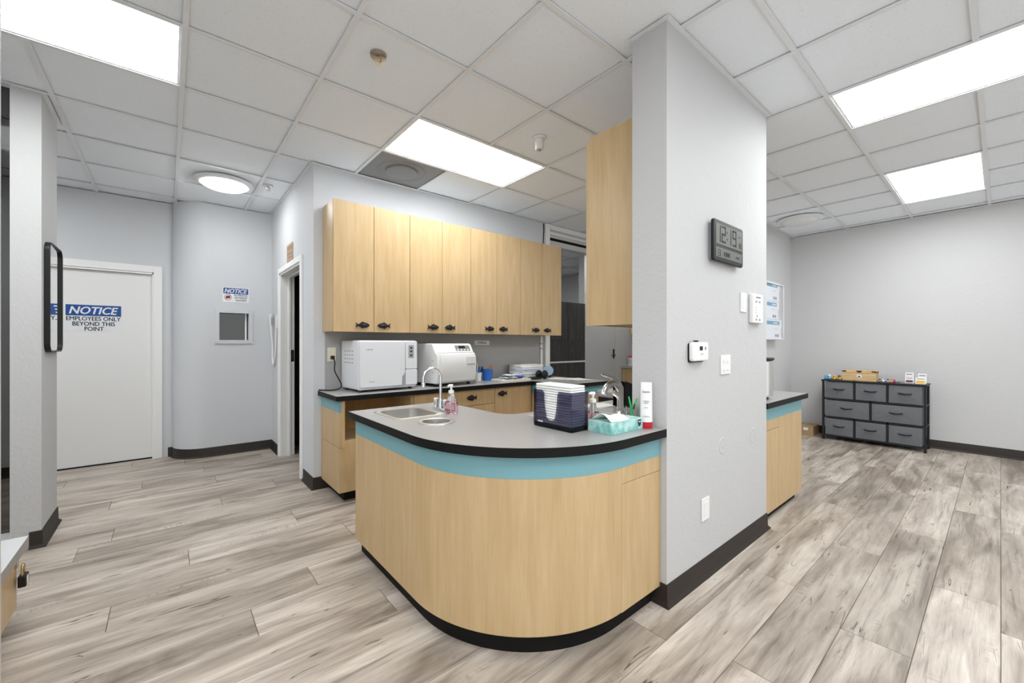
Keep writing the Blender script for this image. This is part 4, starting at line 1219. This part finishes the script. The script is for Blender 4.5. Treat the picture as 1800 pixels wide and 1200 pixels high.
# headset and round blue disc
hx, hy = 3.225, 3.345
t = thing('headset', 'black headphones lying beside the folders', 'headphones', (hx, hy, WT))
band = [(hx - .08 + .085 * math.cos(a), hy + .045 * math.sin(a), WT + .014) for a in [PI * .15 + PI * 1.7 * k / 20 for k in range(21)]]
MB().tube(band, .011, 10).build('headband', 'black_plastic', t, smooth=60)
for (ax, ay, sc) in ((hx + .01, hy + .035, 1), (hx + .03, hy - .04, 1)):
    MB().ball((ax, ay, WT + .050), .048, .026, .049, 16, 10).build('ear_cup', 'black_plastic', t, smooth=60)
    MB().lathe([(.018, 0), (.034, .002), (.034, .012), (.018, .014)], (ax, ay, WT + .05), 16, 1, .5, close=False).build('ear_cushion', 'black_metal', t, smooth=60)
t = thing('round_disc', 'round blue-grey disc leaning behind the headphones', 'disc', (3.47, 3.46, WT), math.radians(-40))
mb = MB()
n = 36
def tilted(rad, off):
    a = math.radians(72)
    return [(rad * math.cos(2 * PI * k / n), (rad + rad * math.sin(2 * PI * k / n)) * math.cos(a) + off * math.sin(a), .0185 + (rad + rad * math.sin(2 * PI * k / n)) * math.sin(a) - off * math.cos(a)) for k in range(n)]
R_ = .062
vs = tilted(R_, 0) + tilted(R_, .010)
mb.add(vs, [tuple(range(n)), tuple(range(n, 2 * n))[::-1]] + [(i, n + i, n + (i + 1) % n, (i + 1) % n) for i in range(n)])
mb.build('face', 'blue_disc', t, .003, local=True, smooth=40)
box('foot', 'black_plastic', -.03, .03, -.01, .05, .0005, .0180, t, local=True)
for k, (x, y, a, m_, lb) in enumerate(((3.42, 3.20, .25, 'paper', 'white sheet lying near the inner edge of the return worktop'), (3.47, 3.00, -.3, 'paper', 'white sheet overlapping on the return worktop, nearer the end'))):
    t = thing('paper_sheet', lb, 'paper', (x, y, WT + .0006 + .004 * k), a)
    box('sheet', m_, -.10, .10, -.14, .14, 0, .003, t, local=True)
    box('pink_form', 'paper_cream' if k else 'paper_blue', -.08, .09, -.12, -.05, .0031, .0037, t, local=True)

# black cable on the wall beside the shutter frame
t = thing('wall_cable', 'black cable hanging from the ceiling beside the shutter frame', 'cable', (3.64, 3.71, 2.39))
MB().tube([(3.635, 3.712, 2.745), (3.64, 3.712, 2.66), (3.632, 3.712, 2.55), (3.622, 3.712, 2.40)], .006, 8).build('cable', 'black_plastic', t, smooth=60)
t = thing('cable_cover', 'white cable cover strip running down beside the shutter frame', 'cable cover', (3.59, 3.71, WT))
box('channel', 'white_trim', 3.575, 3.605, 3.700, 3.7155, WT + .001, 1.325, t, .003)
for zz in (1.16, 1.22): box('clip', 'ink_grey', 3.568, 3.612, 3.697, 3.7155, zz, zz + .012, t)

# ------------------------------------------------------------------ room behind: lockers, cabinet, jar
lock = ['left dark wood locker seen through the shutter opening', 'middle dark wood locker seen through the shutter opening', 'right dark wood locker next to the pale door']
for k in range(3):
    x0 = 4.02 + .415 * k
    t = thing('locker', lock[k], 'locker', (x0 + .2, 4.65, 0), group='dark lockers in the room behind')
    box('body', 'locker', x0, x0 + .413, 4.42, 4.90, 0, 1.885, t)
    d1 = box('upper_door', 'locker', x0 + .002, x0 + .411, 4.40, 4.4195, 1.28, 1.883, t, .001)
    d2 = box('middle_door', 'locker', x0 + .002, x0 + .411, 4.40, 4.4195, .955, 1.277, t, .001)
    box('white_divider', 'white_trim', x0, x0 + .413, 4.39, 4.4195, .928, .952, t)
    box('lower_door', 'locker', x0 + .002, x0 + .411, 4.40, 4.4195, .06, .925, t, .001)
    MB().cyl((x0 + .09, 4.392, 1.12), .008, .008, 'y', 10).build('knob', 'chrome', d2)
box('wall_board', 'wall', 6.88, 6.8999, 5.6, 6.15, 2.14, 2.42, label='white wall box high on the far wall above the lockers', cat='wall box')
o = bpy.data.objects['wall_board']; o.name = 'wall_box'
t = thing('base_cabinet', 'small maple base cabinet with grey top in the room behind', 'cabinet', (6.55, 4.1, 0))
box('body', 'maple', 6.32, 6.895, 3.95, 4.41, .08, .79, t)
box('door', 'maple', 6.30, 6.3195, 3.955, 4.405, .085, .78, t, .001)
box('top_slab', 'splash', 6.28, 6.895, 3.93, 4.415, .7905, .83, t)
box('toe_kick', 'toe_black', 6.36, 6.895, 3.96, 4.41, 0, .08, t)
t = thing('upper_cabinet', 'maple upper cabinet in the room behind, partly hidden by the stub wall', 'cabinet', (6.7, 4.1, 1.38))
box('body', 'maple', 6.57, 6.895, 3.9, 4.41, 1.39, 2.2, t)
box('door', 'maple', 6.55, 6.5695, 3.905, 4.405, 1.392, 2.198, t, .001)
t = thing('wipes_tub', 'white wipes tub with pink lid on the far grey top', 'tub', (6.42, 4.28, .83))
MB().lathe([(.001, .0005), (.055, .0005), (.057, .01), (.057, .145), (.001, .146)], (6.40, 4.28, .83), 24).build('tub', 'white_plastic', t, smooth=40)
MB().lathe([(.001, .1465), (.060, .1465), (.060, .170), (.045, .178), (.001, .178)], (6.40, 4.28, .83), 24).build('lid', 'pink_lid', t, smooth=40)
MB().lathe([(.0575, .04), (.0575, .11)], (6.40, 4.28, .83), 24, close=False).build('wrap', 'paper_cream', t, smooth=40)

# ------------------------------------------------------------------ things on the stub wall
FY = 1.006
t = thing('wall_clock', 'large digital wall clock reading 12:19 on the stub wall', 'clock', (2.42, FY, 1.67))
cx0, cx1, cz0, cz1 = 2.205, 2.585, 1.672, 1.895
MB().prism(rrect(cx0 + .02, cx1 - .02, cz0 + .012, cz1 - .012, .01), FY - .016, FY - .0005, 'y').build('back_case', 'machine_grey', t)
MB().prism(rrect(cx0, cx1, cz0, cz1, .015), FY - .034, FY - .0162, 'y').build('bezel', 'black_plastic', t, .005, smooth=40)
zs = 1.755
MB().box(cx0 + .022, cx1 - .022, FY - .0352, FY - .0342, zs + .008, cz1 - .022).build('time_screen', 'lcd_grey', t)
MB().box(cx0 + .022, cx1 - .022, FY - .0352, FY - .0342, cz0 + .022, zs - .008).build('date_screen', 'lcd_grey', t)
SEG = {'0': 'abcdef', '1': 'bc', '2': 'abged', '3': 'abgcd', '4': 'fgbc', '5': 'afgcd', '6': 'afgedc', '7': 'abc', '8': 'abcdefg', '9': 'abcdfg'}
def seven(ch, x, z, w_, h, th_, parent, y, m):
    mb = MB()
    S = {'a': (x, x + w_, z + h - th_, z + h), 'd': (x, x + w_, z, z + th_), 'g': (x, x + w_, z + h / 2 - th_ / 2, z + h / 2 + th_ / 2),
         'f': (x, x + th_, z + h / 2, z + h), 'b': (x + w_ - th_, x + w_, z + h / 2, z + h), 'e': (x, x + th_, z, z + h / 2), 'c': (x + w_ - th_, x + w_, z, z + h / 2)}
    for s in SEG[ch]:
        a = S[s]; mb.box(a[0], a[1], y - .0004, y, a[2], a[3])
    return mb.build('digit', m, parent)
ya = FY - .0353
for ch, x in (('1', cx0 + .030), ('2', cx0 + .092), ('1', cx0 + .165), ('9', cx0 + .232)):
    seven(ch, x, zs + .022, .050, .090, .0105, t, ya, 'lcd_ink')
MB().box(cx0 + .155, cx0 + .164, ya - .0004, ya, zs + .042, zs + .052).box(cx0 + .155, cx0 + .164, ya - .0004, ya, zs + .080, zs + .090).build('colon', 'lcd_ink', t)
for ch, x in (('1', cx0 + .305), ('8', cx0 + .330)): seven(ch, x, zs + .022, .018, .030, .004, t, ya, 'lcd_ink')
marks('screen_mark', 'lcd_ink', t, (cx0 + .325, ya, zs + .085), (1, 0, 0), (0, 0, 1), .010, .03, 2)
for ch, x in (('1', cx0 + .032), ('3', cx0 + .058)): seven(ch, x, cz0 + .028, .020, .036, .004, t, ya, 'lcd_ink')
marks('screen_mark', 'lcd_ink', t, (cx0 + .16, ya, cz0 + .046), (1, 0, 0), (0, 0, 1), .026, .085, 4)
marks('screen_mark', 'lcd_ink', t, (cx0 + .30, ya, cz0 + .046), (1, 0, 0), (0, 0, 1), .012, .05, 3)

t = thing('blank_plate', 'narrow blank white wall plate left of the intercom panel', 'wall plate', (2.665, FY, 1.42))
MB().prism(rrect(2.630, 2.712, 1.420, 1.536, .004), FY - .007, FY - .0004, 'y').build('plate', 'white_plastic', t, .002)
MB().prism(rrect(2.648, 2.694, 1.440, 1.516, .003), FY - .009, FY - .0071, 'y').build('insert', 'white_plastic', t, .001)
t = thing('intercom_panel', 'tall white wall control panel with small buttons near the wall edge', 'control panel', (2.85, FY, 1.355))
MB().prism(rrect(2.762, 2.928, 1.357, 1.540, .01), FY - .026, FY - .0004, 'y').build('case', 'white_plastic', t, .005, smooth=40)
for x in (2.812, 2.866):
    for z in (1.49, 1.378):
        MB().box(x - .012, x + .012, FY - .0275, FY - .0262, z - .006, z + .007).build('button', 'machine_grey', t)
marks('printed_mark', 'ink', t, (2.845, FY - .0262, 1.518), (1, 0, 0), (0, 0, 1), .007, .08, 7)
box('indicator', 'ink', 2.818, 2.824, FY - .0275, FY - .0262, 1.395, 1.408, t)
box('label_card', 'paper', 2.845, 2.905, FY - .0270, FY - .0262, 1.400, 1.455, t)
for k in range(3): box('key', 'ink_grey', 2.800, 2.815, FY - .0270, FY - .0262, 1.42 + .016 * k, 1.424 + .016 * k, t)

t = thing('thermostat', 'white square thermostat on the stub wall with small grey screen', 'thermostat', (2.07, FY, 1.14))
MB().prism(rrect(1.990, 2.142, 1.134, 1.232, .012), FY - .008, FY - .0004, 'y').build('back_plate', 'black_plastic', t)
MB().prism(rrect(1.984, 2.146, 1.141, 1.237, .014), FY - .034, FY - .0081, 'y').build('cover', 'white_plastic', t, .007, smooth=40)
MB().box(2.045, 2.078, FY - .0352, FY - .0342, 1.195, 1.216).build('screen', 'lcd_ink', t)
MB().cyl((2.108, FY - .0355, 1.205), .009, .0013, 'y', 16).build('dial', 'ink_grey', t)
MB().prism(rrect(2.028, 2.126, 1.187, 1.223, .004), FY - .0346, FY - .0341, 'y').build('screen_frame', 'paper', t)
marks('maker_mark', 'ink_grey', t, (2.07, FY - .0341, 1.176), (1, 0, 0), (0, 0, 1), .005, .03, 5)
MB().cyl((2.035, FY - .02, 1.2375), .012, .008, 'z', 12).build('top_knob', 'black_plastic', t)

t = thing('switch_plate', 'white plate with four round switches on the stub wall', 'light switch', (2.42, FY, 1.057))
MB().prism(rrect(2.358, 2.482, 1.057, 1.166, .004), FY - .007, FY - .0004, 'y').build('plate', 'white_plastic', t, .002)
for x in (2.398, 2.442):
    for z in (1.087, 1.136):
        MB().lathe([(.015, 0), (.014, .004), (.010, .0055), (.001, .006)], (0, 0, 0), 20).build('rocker', 'white_plastic', t, smooth=50)
        o = [c for c in t.children if c.name.startswith('rocker')][-1]
        o.rotation_euler = (PI / 2, 0, 0); o.location = (x - 2.42, -.0085, z - 1.057)
t = thing('outlet_cover', 'plain white wall plate low on the stub wall', 'wall plate', (2.17, FY, .30))
MB().prism(rrect(2.132, 2.216, .300, .418, .004), FY - .007, FY - .0004, 'y').build('plate', 'white_plastic', t, .002)
MB().prism(rrect(2.152, 2.196, .322, .396, .003), FY - .009, FY - .0071, 'y').build('insert', 'white_plastic', t, .001)

# ------------------------------------------------------------------ left side: mirror, phone, plaque, ledge cabinet, padlock
t = thing('wall_mirror', 'black-framed rounded mirror hanging on the left pillar', 'mirror', (-.587, 4.0, 1.17))
y0, y1, z0, z1 = 3.80, 4.205, 1.175, 1.868
mb = MB(); o1 = rrect(y0, y1, z0, z1, .06, 8); i1 = rrect(y0 + .010, y1 - .010, z0 + .010, z1 - .010, .05, 8)
n = len(o1); vs = []
for xx, pl in ((-.5865, o1), (-.5865, i1), (-.560, o1), (-.560, i1)): vs += [(xx, p[0], p[1]) for p in pl]
fs = []
for i in range(n):
    j = (i + 1) % n
    fs += [(i, 2 * n + i, 2 * n + j, j), (n + i, n + j, 3 * n + j, 3 * n + i), (2 * n + i, 3 * n + i, 3 * n + j, 2 * n + j), (i, j, n + j, n + i)]
mb.add(vs, fs).build('frame', 'black_metal', t, .002, smooth=40)
vs = []
for back in (0, 1):
    for p in i1:                       # the glass hangs about 1.6 degrees off the wall
        u = (p[0] - y0) / (y1 - y0)
        vs.append(((-.5625 - .0107 * u) if not back else -.584, p[0], p[1]))
MB().add(vs, [tuple(range(n)), tuple(range(n, 2 * n))[::-1]] + [(i, n + i, n + (i + 1) % n, (i + 1) % n) for i in range(n)]).build('glass', 'mirror', t)

t = thing('wall_handset', 'white wall handset with a looped cord beside the open doorway', 'handset', (DX, 5.29, 1.0))
MB().box(DX - .022, DX - .0005, 5.16, 5.225, 1.40, 1.545).build('cradle', 'white_plastic', t, .005)
MB().tube([(DX - .030, 5.37, 1.565), (DX - .036, 5.375, 1.52), (DX - .030, 5.38, 1.42), (DX - .028, 5.385, 1.34)], [.024, .021, .015, .012], 12).build('handpiece', 'white_plastic', t, smooth=60)
MB().box(DX - .04, DX - .0005, 5.29, 5.35, 1.45, 1.53).build('hook', 'machine_grey', t, .004)
cord = [(DX - .027, 5.385, 1.345), (DX - .015, 5.40, 1.20), (DX - .015, 5.385, 1.05), (DX - .015, 5.335, .985), (DX - .015, 5.27, 1.05), (DX - .015, 5.22, 1.20), (DX - .013, 5.20, 1.34), (DX - .013, 5.195, 1.41)]
MB().tube(spline(cord), .011, 8).build('cord', 'white_plastic', t, smooth=60)

t = thing('cardboard_plaque', 'tan cardboard plaque above the open doorway', 'plaque', (DX, 4.57, 2.05))
box('board', 'tan_card', DX - .006, DX - .0005, 4.45, 4.70, 2.055, 2.225, t)
for k, zz in enumerate((2.19, 2.17, 2.125, 2.085)):
    box('printed_line', 'brown', DX - .0068, DX - .0061, 4.47, 4.68 - .04 * (k % 2), zz, zz + .009, t)

t = thing('ledge_cabinet', 'low maple cabinet with pale ledge at the left frame edge', 'cabinet', (-.9, 2.4, 0))
box('body', 'maple', -1.7, -.525, 1.96, 2.80, .06, .299, t)
box('door', 'maple', -.5245, -.507, 2.0, 2.77, .075, .285, t, .001)
MB().box(-1.8, -.490, 1.955, 2.857, .30, .349).build('ledge_edge', 'ledge_edge', t)
MB().box(-1.8, -.488, 1.955, 2.859, .3492, .352).build('ledge_top', 'pale_stone', t)
box('toe_kick', 'toe_black', -1.7, -.58, 1.97, 2.76, 0, .06, t)
box('hasp', 'brass', -.5065, -.500, 2.735, 2.765, .255, .285, t)
t = thing('padlock', 'black padlock with brass shackle on the low cabinet door', 'padlock', (-.48, 2.75, .17))
MB().prism(rrect(2.722, 2.778, .172, .222, .008), -.497, -.472, 'x').build('body', 'black_plastic', t, .004)
box('sticker', 'paper', -.4718, -.4712, 2.735, 2.760, .18, .215, t)
MB().tube([(-.485, 2.734, .222)] + [(-.485, 2.75 - .016 * math.cos(a), .250 + .016 * math.sin(a)) for a in [PI * k / 8 for k in range(9)]] + [(-.485, 2.766, .222)], .0042, 8).build('shackle', 'brass', t, smooth=60)

# ------------------------------------------------------------------ right side: canister, rack, dresser and its things
t = thing('steel_canister', 'tall brushed steel canister with dark lid on the right worktop end', 'canister', (3.29, 1.14, WT))
MB().prism(rrect(3.20, 3.385, 1.05, 1.235, .06, 8), WT + .02, WT + .28).build('body', 'steel', t, .012, smooth=50, seg=3)
MB().prism(rrect(3.225, 3.36, 1.075, 1.21, .05, 8), WT + .0005, WT + .0198).build('foot', 'black_plastic', t, smooth=40)
MB().prism(rrect(3.195, 3.39, 1.045, 1.24, .06, 8), WT + .2805, WT + .298).build('lid', 'black_plastic', t, .005, smooth=40)
t = thing('flat_tray', 'flat grey plastic tray lying on the right worktop end', 'tray', (3.72, 1.35, WT))
MB().prism(rrect(3.60, 3.90, 1.25, 1.45, .02), WT + .0005, WT + .008).build('base', 'disc_grey', t)
MB().ring(rrect(3.595, 3.905, 1.245, 1.455, .022), rrect(3.60, 3.90, 1.25, 1.45, .02), WT + .0005, WT + .018).build('rim', 'disc_grey', t)

RY = 1.95
t = thing('glove_rack', 'white wire rack for glove boxes on the far grey wall', 'rack', (6.1, RY, 1.30))
x0, x1, z0, z1, dpt = 5.60, 6.22, 1.285, 1.985, .105
for xx in (x0, x1):
    for yy in (RY - .012, RY - dpt):
        MB().tube([(xx, yy, z0), (xx, yy, z1)], .0085, 8).build('upright_wire', 'white_plastic', t, smooth=60)
for zz in (z0, 1.535, 1.765, z1):
    if zz in (z0, z1):
        MB().tube([(x0, RY - .012, zz), (x1, RY - .012, zz), (x1, RY - dpt, zz), (x0, RY - dpt, zz)], .0085, 8, True).build('hoop_wire', 'white_plastic', t, smooth=60)
boxes = [(1.294, 1.535, 6.195, 'lowest glove box in the white wire rack'), (1.538, 1.768, 6.10, 'middle glove box in the white wire rack'), (1.770, 2.010, 6.125, 'top glove box in the white wire rack')]
for k, (a, b2, xr, lb) in enumerate(boxes):
    t2 = thing('glove_box', lb, 'glove box', (5.9, RY - .05, a), group='glove boxes in the wire rack')
    box('carton', 'glove_box', 5.64, xr, RY - .094, RY - .024, a, b2, t2, .001)
    box('blue_panel', 'glove_blue', 5.66, xr - .09, RY - .0948, RY - .0941, b2 - .065, b2 - .02, t2)
    marks('printed_mark', 'sign_white', t2, ((5.66 + xr - .09) / 2 + .08, RY - .0948, b2 - .043), (1, 0, 0), (0, 0, 1), .018, .16, 7)
    for q in range(2): box('size_mark', 'ink_grey', xr - .24 + .07 * q, xr - .19 + .07 * q, RY - .0948, RY - .0941, a + .02, a + .055, t2)
    box('printed_line', 'ink_grey', xr - .022, xr - .014, RY - .0948, RY - .0941, a + .02, a + .13, t2)
    box('printed_line', 'paper_cream', xr - .28, xr - .14, RY - .0948, RY - .0941, a + .12, a + .13, t2)

t = thing('cardboard_box', 'small cardboard box on the floor in the right corner', 'box', (6.68, 1.7, 0))
box('carton', 'cardboard', 6.555, 6.83, 1.60, 1.85, 0, .125, t, .002)
box('label_sticker', 'paper', 6.553, 6.5548, 1.655, 1.71, .07, .105, t)
box('tape', 'tan_card', 6.555, 6.83, 1.705, 1.745, .1252, .1258, t)

# fabric dresser
DXF = 6.50; dy0, dy1 = .535, 1.49; DT = .765
t = thing('fabric_dresser', 'wide black-framed dresser with eight grey fabric drawers', 'dresser', (6.67, 1.01, 0))
box('top_board', 'black_metal', DXF - .01, 6.83, dy0 - .008, dy1 + .008, DT - .018, DT, t, .002)
for yy in (dy0, dy1 - .022):
    for xx in (DXF, 6.80):
        lg = box('leg', 'black_metal', xx, xx + .022, yy, yy + .022, .012, DT - .0185, t)
        MB().cyl((xx + .011, yy + .011, 0), .016, .012, 'z', 12).build('foot', 'black_plastic', lg)
rows = [(.066, .272, 3), (.302, .506, 2), (.536, .742, 3)]
for z in (.046, .279, .513):
    box('front_rail', 'black_metal', DXF, DXF + .02, dy0 + .022, dy1 - .022, z, z + .018, t)
    for yy in (dy0 + .002, dy1 - .02): box('side_rail', 'black_metal', DXF + .022, 6.80, yy, yy + .018, z, z + .018, t)
for z0, z1, n in rows:
    wd = (dy1 - dy0 - .044) / n
    for k in range(n):
        a = dy0 + .022 + wd * k
        if k: box('post', 'black_metal', DXF, DXF + .02, a - .009, a + .009, z0 - .003, z1 + .03, t)
        # drawer with slightly bulging fabric front
        g = .012; nu = 8; vs = []; fs = []
        for i in range(nu + 1):
            for j in range(nu + 1):
                u, v_ = i / nu, j / nu
                bulge = .012 * math.sin(PI * u) * math.sin(PI * v_)
                vs.append((DXF + .004 - bulge, a + g + (wd - 2 * g) * u, z0 + (z1 - z0) * v_))
        for i in range(nu):
            for j in range(nu):
                q = i * (nu + 1) + j; fs.append((q, q + 1, q + nu + 2, q + nu + 1))
        dr = MB().add(vs, fs).box(DXF + .0045, 6.79, a + g, a + wd - g, z0, z1 - .004).build('drawer', 'fabric', t, smooth=50)
        yc, zc = a + wd / 2, (z0 + z1) / 2 + .012
        MB().tube([(DXF - .006, yc + .058, zc + .006), (DXF - .018, yc + .045, zc), (DXF - .024, yc, zc - .006), (DXF - .018, yc - .045, zc), (DXF - .006, yc - .058, zc + .006)], [.004, .007, .008, .007, .004], 8).build('pull', 'black_plastic', dr, smooth=60)

# things on the dresser
t = thing('wooden_box', 'light pine box with a lid and metal corners on the dresser', 'wooden box', (6.62, 1.125, DT))
bx0, bx1, by0, by1, bh = 6.545, 6.72, .968, 1.290, .132
MB().box(bx0, bx1, by0, by1, DT + .0005, DT + .100).build('chest', 'pine', t, .002)
MB().box(bx0 - .004, bx1 + .004, by0 - .003, by1 + .003, DT + .1005, DT + bh).build('lid', 'pine', t, .002)
for yy in (by0 - .0035, by1 - .040):
    box('corner_plate', 'black_metal', bx0 - .0052, bx0 - .0041, yy, yy + .0435, DT + .112, DT + .126, t)
MB().prism([(1.095, DT + .128), (1.155, DT + .128), (1.145, DT + .112), (1.125, DT + .105), (1.105, DT + .112)], bx0 - .0056, bx0 - .0042, 'x').build('finger_notch', 'black_metal', t)
MB().prism([(1.125 + .028 * math.cos(2 * PI * k / 18), DT + .06 + .020 * math.sin(2 * PI * k / 18)) for k in range(18)], bx0 - .0015, bx0 - .0002, 'x').build('oval_badge', 'white_plastic', t)
MB().prism([(1.125 + .012 * math.cos(2 * PI * k / 14), DT + .056 + .009 * math.sin(2 * PI * k / 14)) for k in range(14)], bx0 - .0022, bx0 - .0016, 'x').build('badge_mark', 'ink', t)
MB().box(bx0 + .03, bx0 + .12, by0 - .0045, by0 - .0032, DT + .108, DT + .122).build('side_clasp', 'black_metal', t)

def duck(x, y, body, beak, label, head=None):
    t = thing('rubber_duck', label, 'toy duck', (x, y, DT), group='toy ducks on the dresser')
    MB().ball((x, y, DT + .021), .026, .022, .0205, 14, 8).build('body', body, t, smooth=60)
    MB().ball((x - .008, y + .002, DT + .048), .017, .016, .017, 14, 8).build('head', head or body, t, smooth=60)
    MB().ball((x - .027, y + .003, DT + .046), .008, .008, .004, 10, 6).build('beak', beak, t, smooth=60)
    MB().ball((x + .026, y, DT + .032), .008, .006, .008, 8, 6).build('tail', body, t, smooth=60)
duck(6.56, 1.462, 'sky_blue', 'sky_blue', 'pale blue toy duck at the left end of the dresser')
duck(6.56, 1.425, 'sky_blue', 'ink', 'blue toy duck with white head second from the left', 'white_plastic')
duck(6.56, 1.372, 'yellow', 'red', 'yellow toy duck with red beak')
duck(6.56, 1.320, 'yellow', 'brown', 'brown-headed toy duck beside the pine box', 'brown')
for (y, c1, c2, lb) in ((.935, 'machine_grey', 'ink', 'small dark grey toy beside the pine box'), (.905, 'white_plastic', 'paper_blue', 'small white toy right of the pine box'), (.862, 'paper_lilac', 'ink', 'small lilac toy in the middle of the dresser'), (.832, 'yellow', 'orange', 'small yellow toy beside the magenta one'), (.805, 'magenta', 'magenta', 'small magenta toy on the dresser')):
    t = thing('small_toy', lb, 'toy', (6.56, y, DT), group='small toys on the dresser')
    MB().ball((6.56, y, DT + .015), .020, .014, .0145, 12, 8).build('body', c1, t, smooth=60)
    MB().ball((6.555, y, DT + .034), .010, .009, .009, 12, 8).build('head', c2, t, smooth=60)
# leaflet holders
def leaflet(x, y, m1, z0, z1, wd, label, txt=None):
    t = thing('leaflet_stack', label, 'leaflets', (x, y, DT), group='leaflet stacks on the dresser')
    vs = [(x, y - wd / 2, z0), (x, y + wd / 2, z0), (x + .018, y + wd / 2, z1), (x + .018, y - wd / 2, z1)]
    vs += [(p[0] + .012, p[1], p[2]) for p in vs]
    MB().add(vs, [(0, 3, 2, 1), (4, 5, 6, 7), (0, 1, 5, 4), (1, 2, 6, 5), (2, 3, 7, 6), (3, 0, 4, 7)]).build('cards', 'paper', t)
    h = z1 - z0
    f = lambda u: (x + .018 * u - .0012, z0 + h * u)
    a, b2 = f(.08), f(.52)
    vs = [(a[0], y - wd * .42, a[1]), (a[0], y + wd * .42, a[1]), (b2[0], y + wd * .42, b2[1]), (b2[0], y - wd * .42, b2[1])]
    MB().add(vs, [(0, 3, 2, 1)]).build('printed_panel', m1, t)
    a, b2 = f(.75), f(.88)
    vs = [(a[0], y - wd * .38, a[1]), (a[0], y + wd * .38, a[1]), (b2[0], y + wd * .38, b2[1]), (b2[0], y - wd * .38, b2[1])]
    MB().add(vs, [(0, 3, 2, 1)]).build('printed_line', 'ink_grey', t)
leaflet(6.60, .685, 'red_ink', DT + .020, DT + .125, .07, 'rear white leaflets with dark red print on the dresser')
leaflet(6.565, .680, 'plum', DT + .010, DT + .070, .07, 'front plum-coloured leaflets in a clear stand')
leaflet(6.61, .578, 'ink', DT + .006, DT + .118, .07, 'rear white leaflets at the right end of the dresser')
leaflet(6.57, .588, 'yellow', DT + .006, DT + .072, .085, 'front white leaflets with yellow emblem at the right end')
t = thing('leaflet_stand', 'clear low plastic stand under the leaflets', 'stand', (6.58, .63, DT))
box('plate', 'clear', 6.52, 6.68, .545, .76, DT + .0004, DT + .005, t)
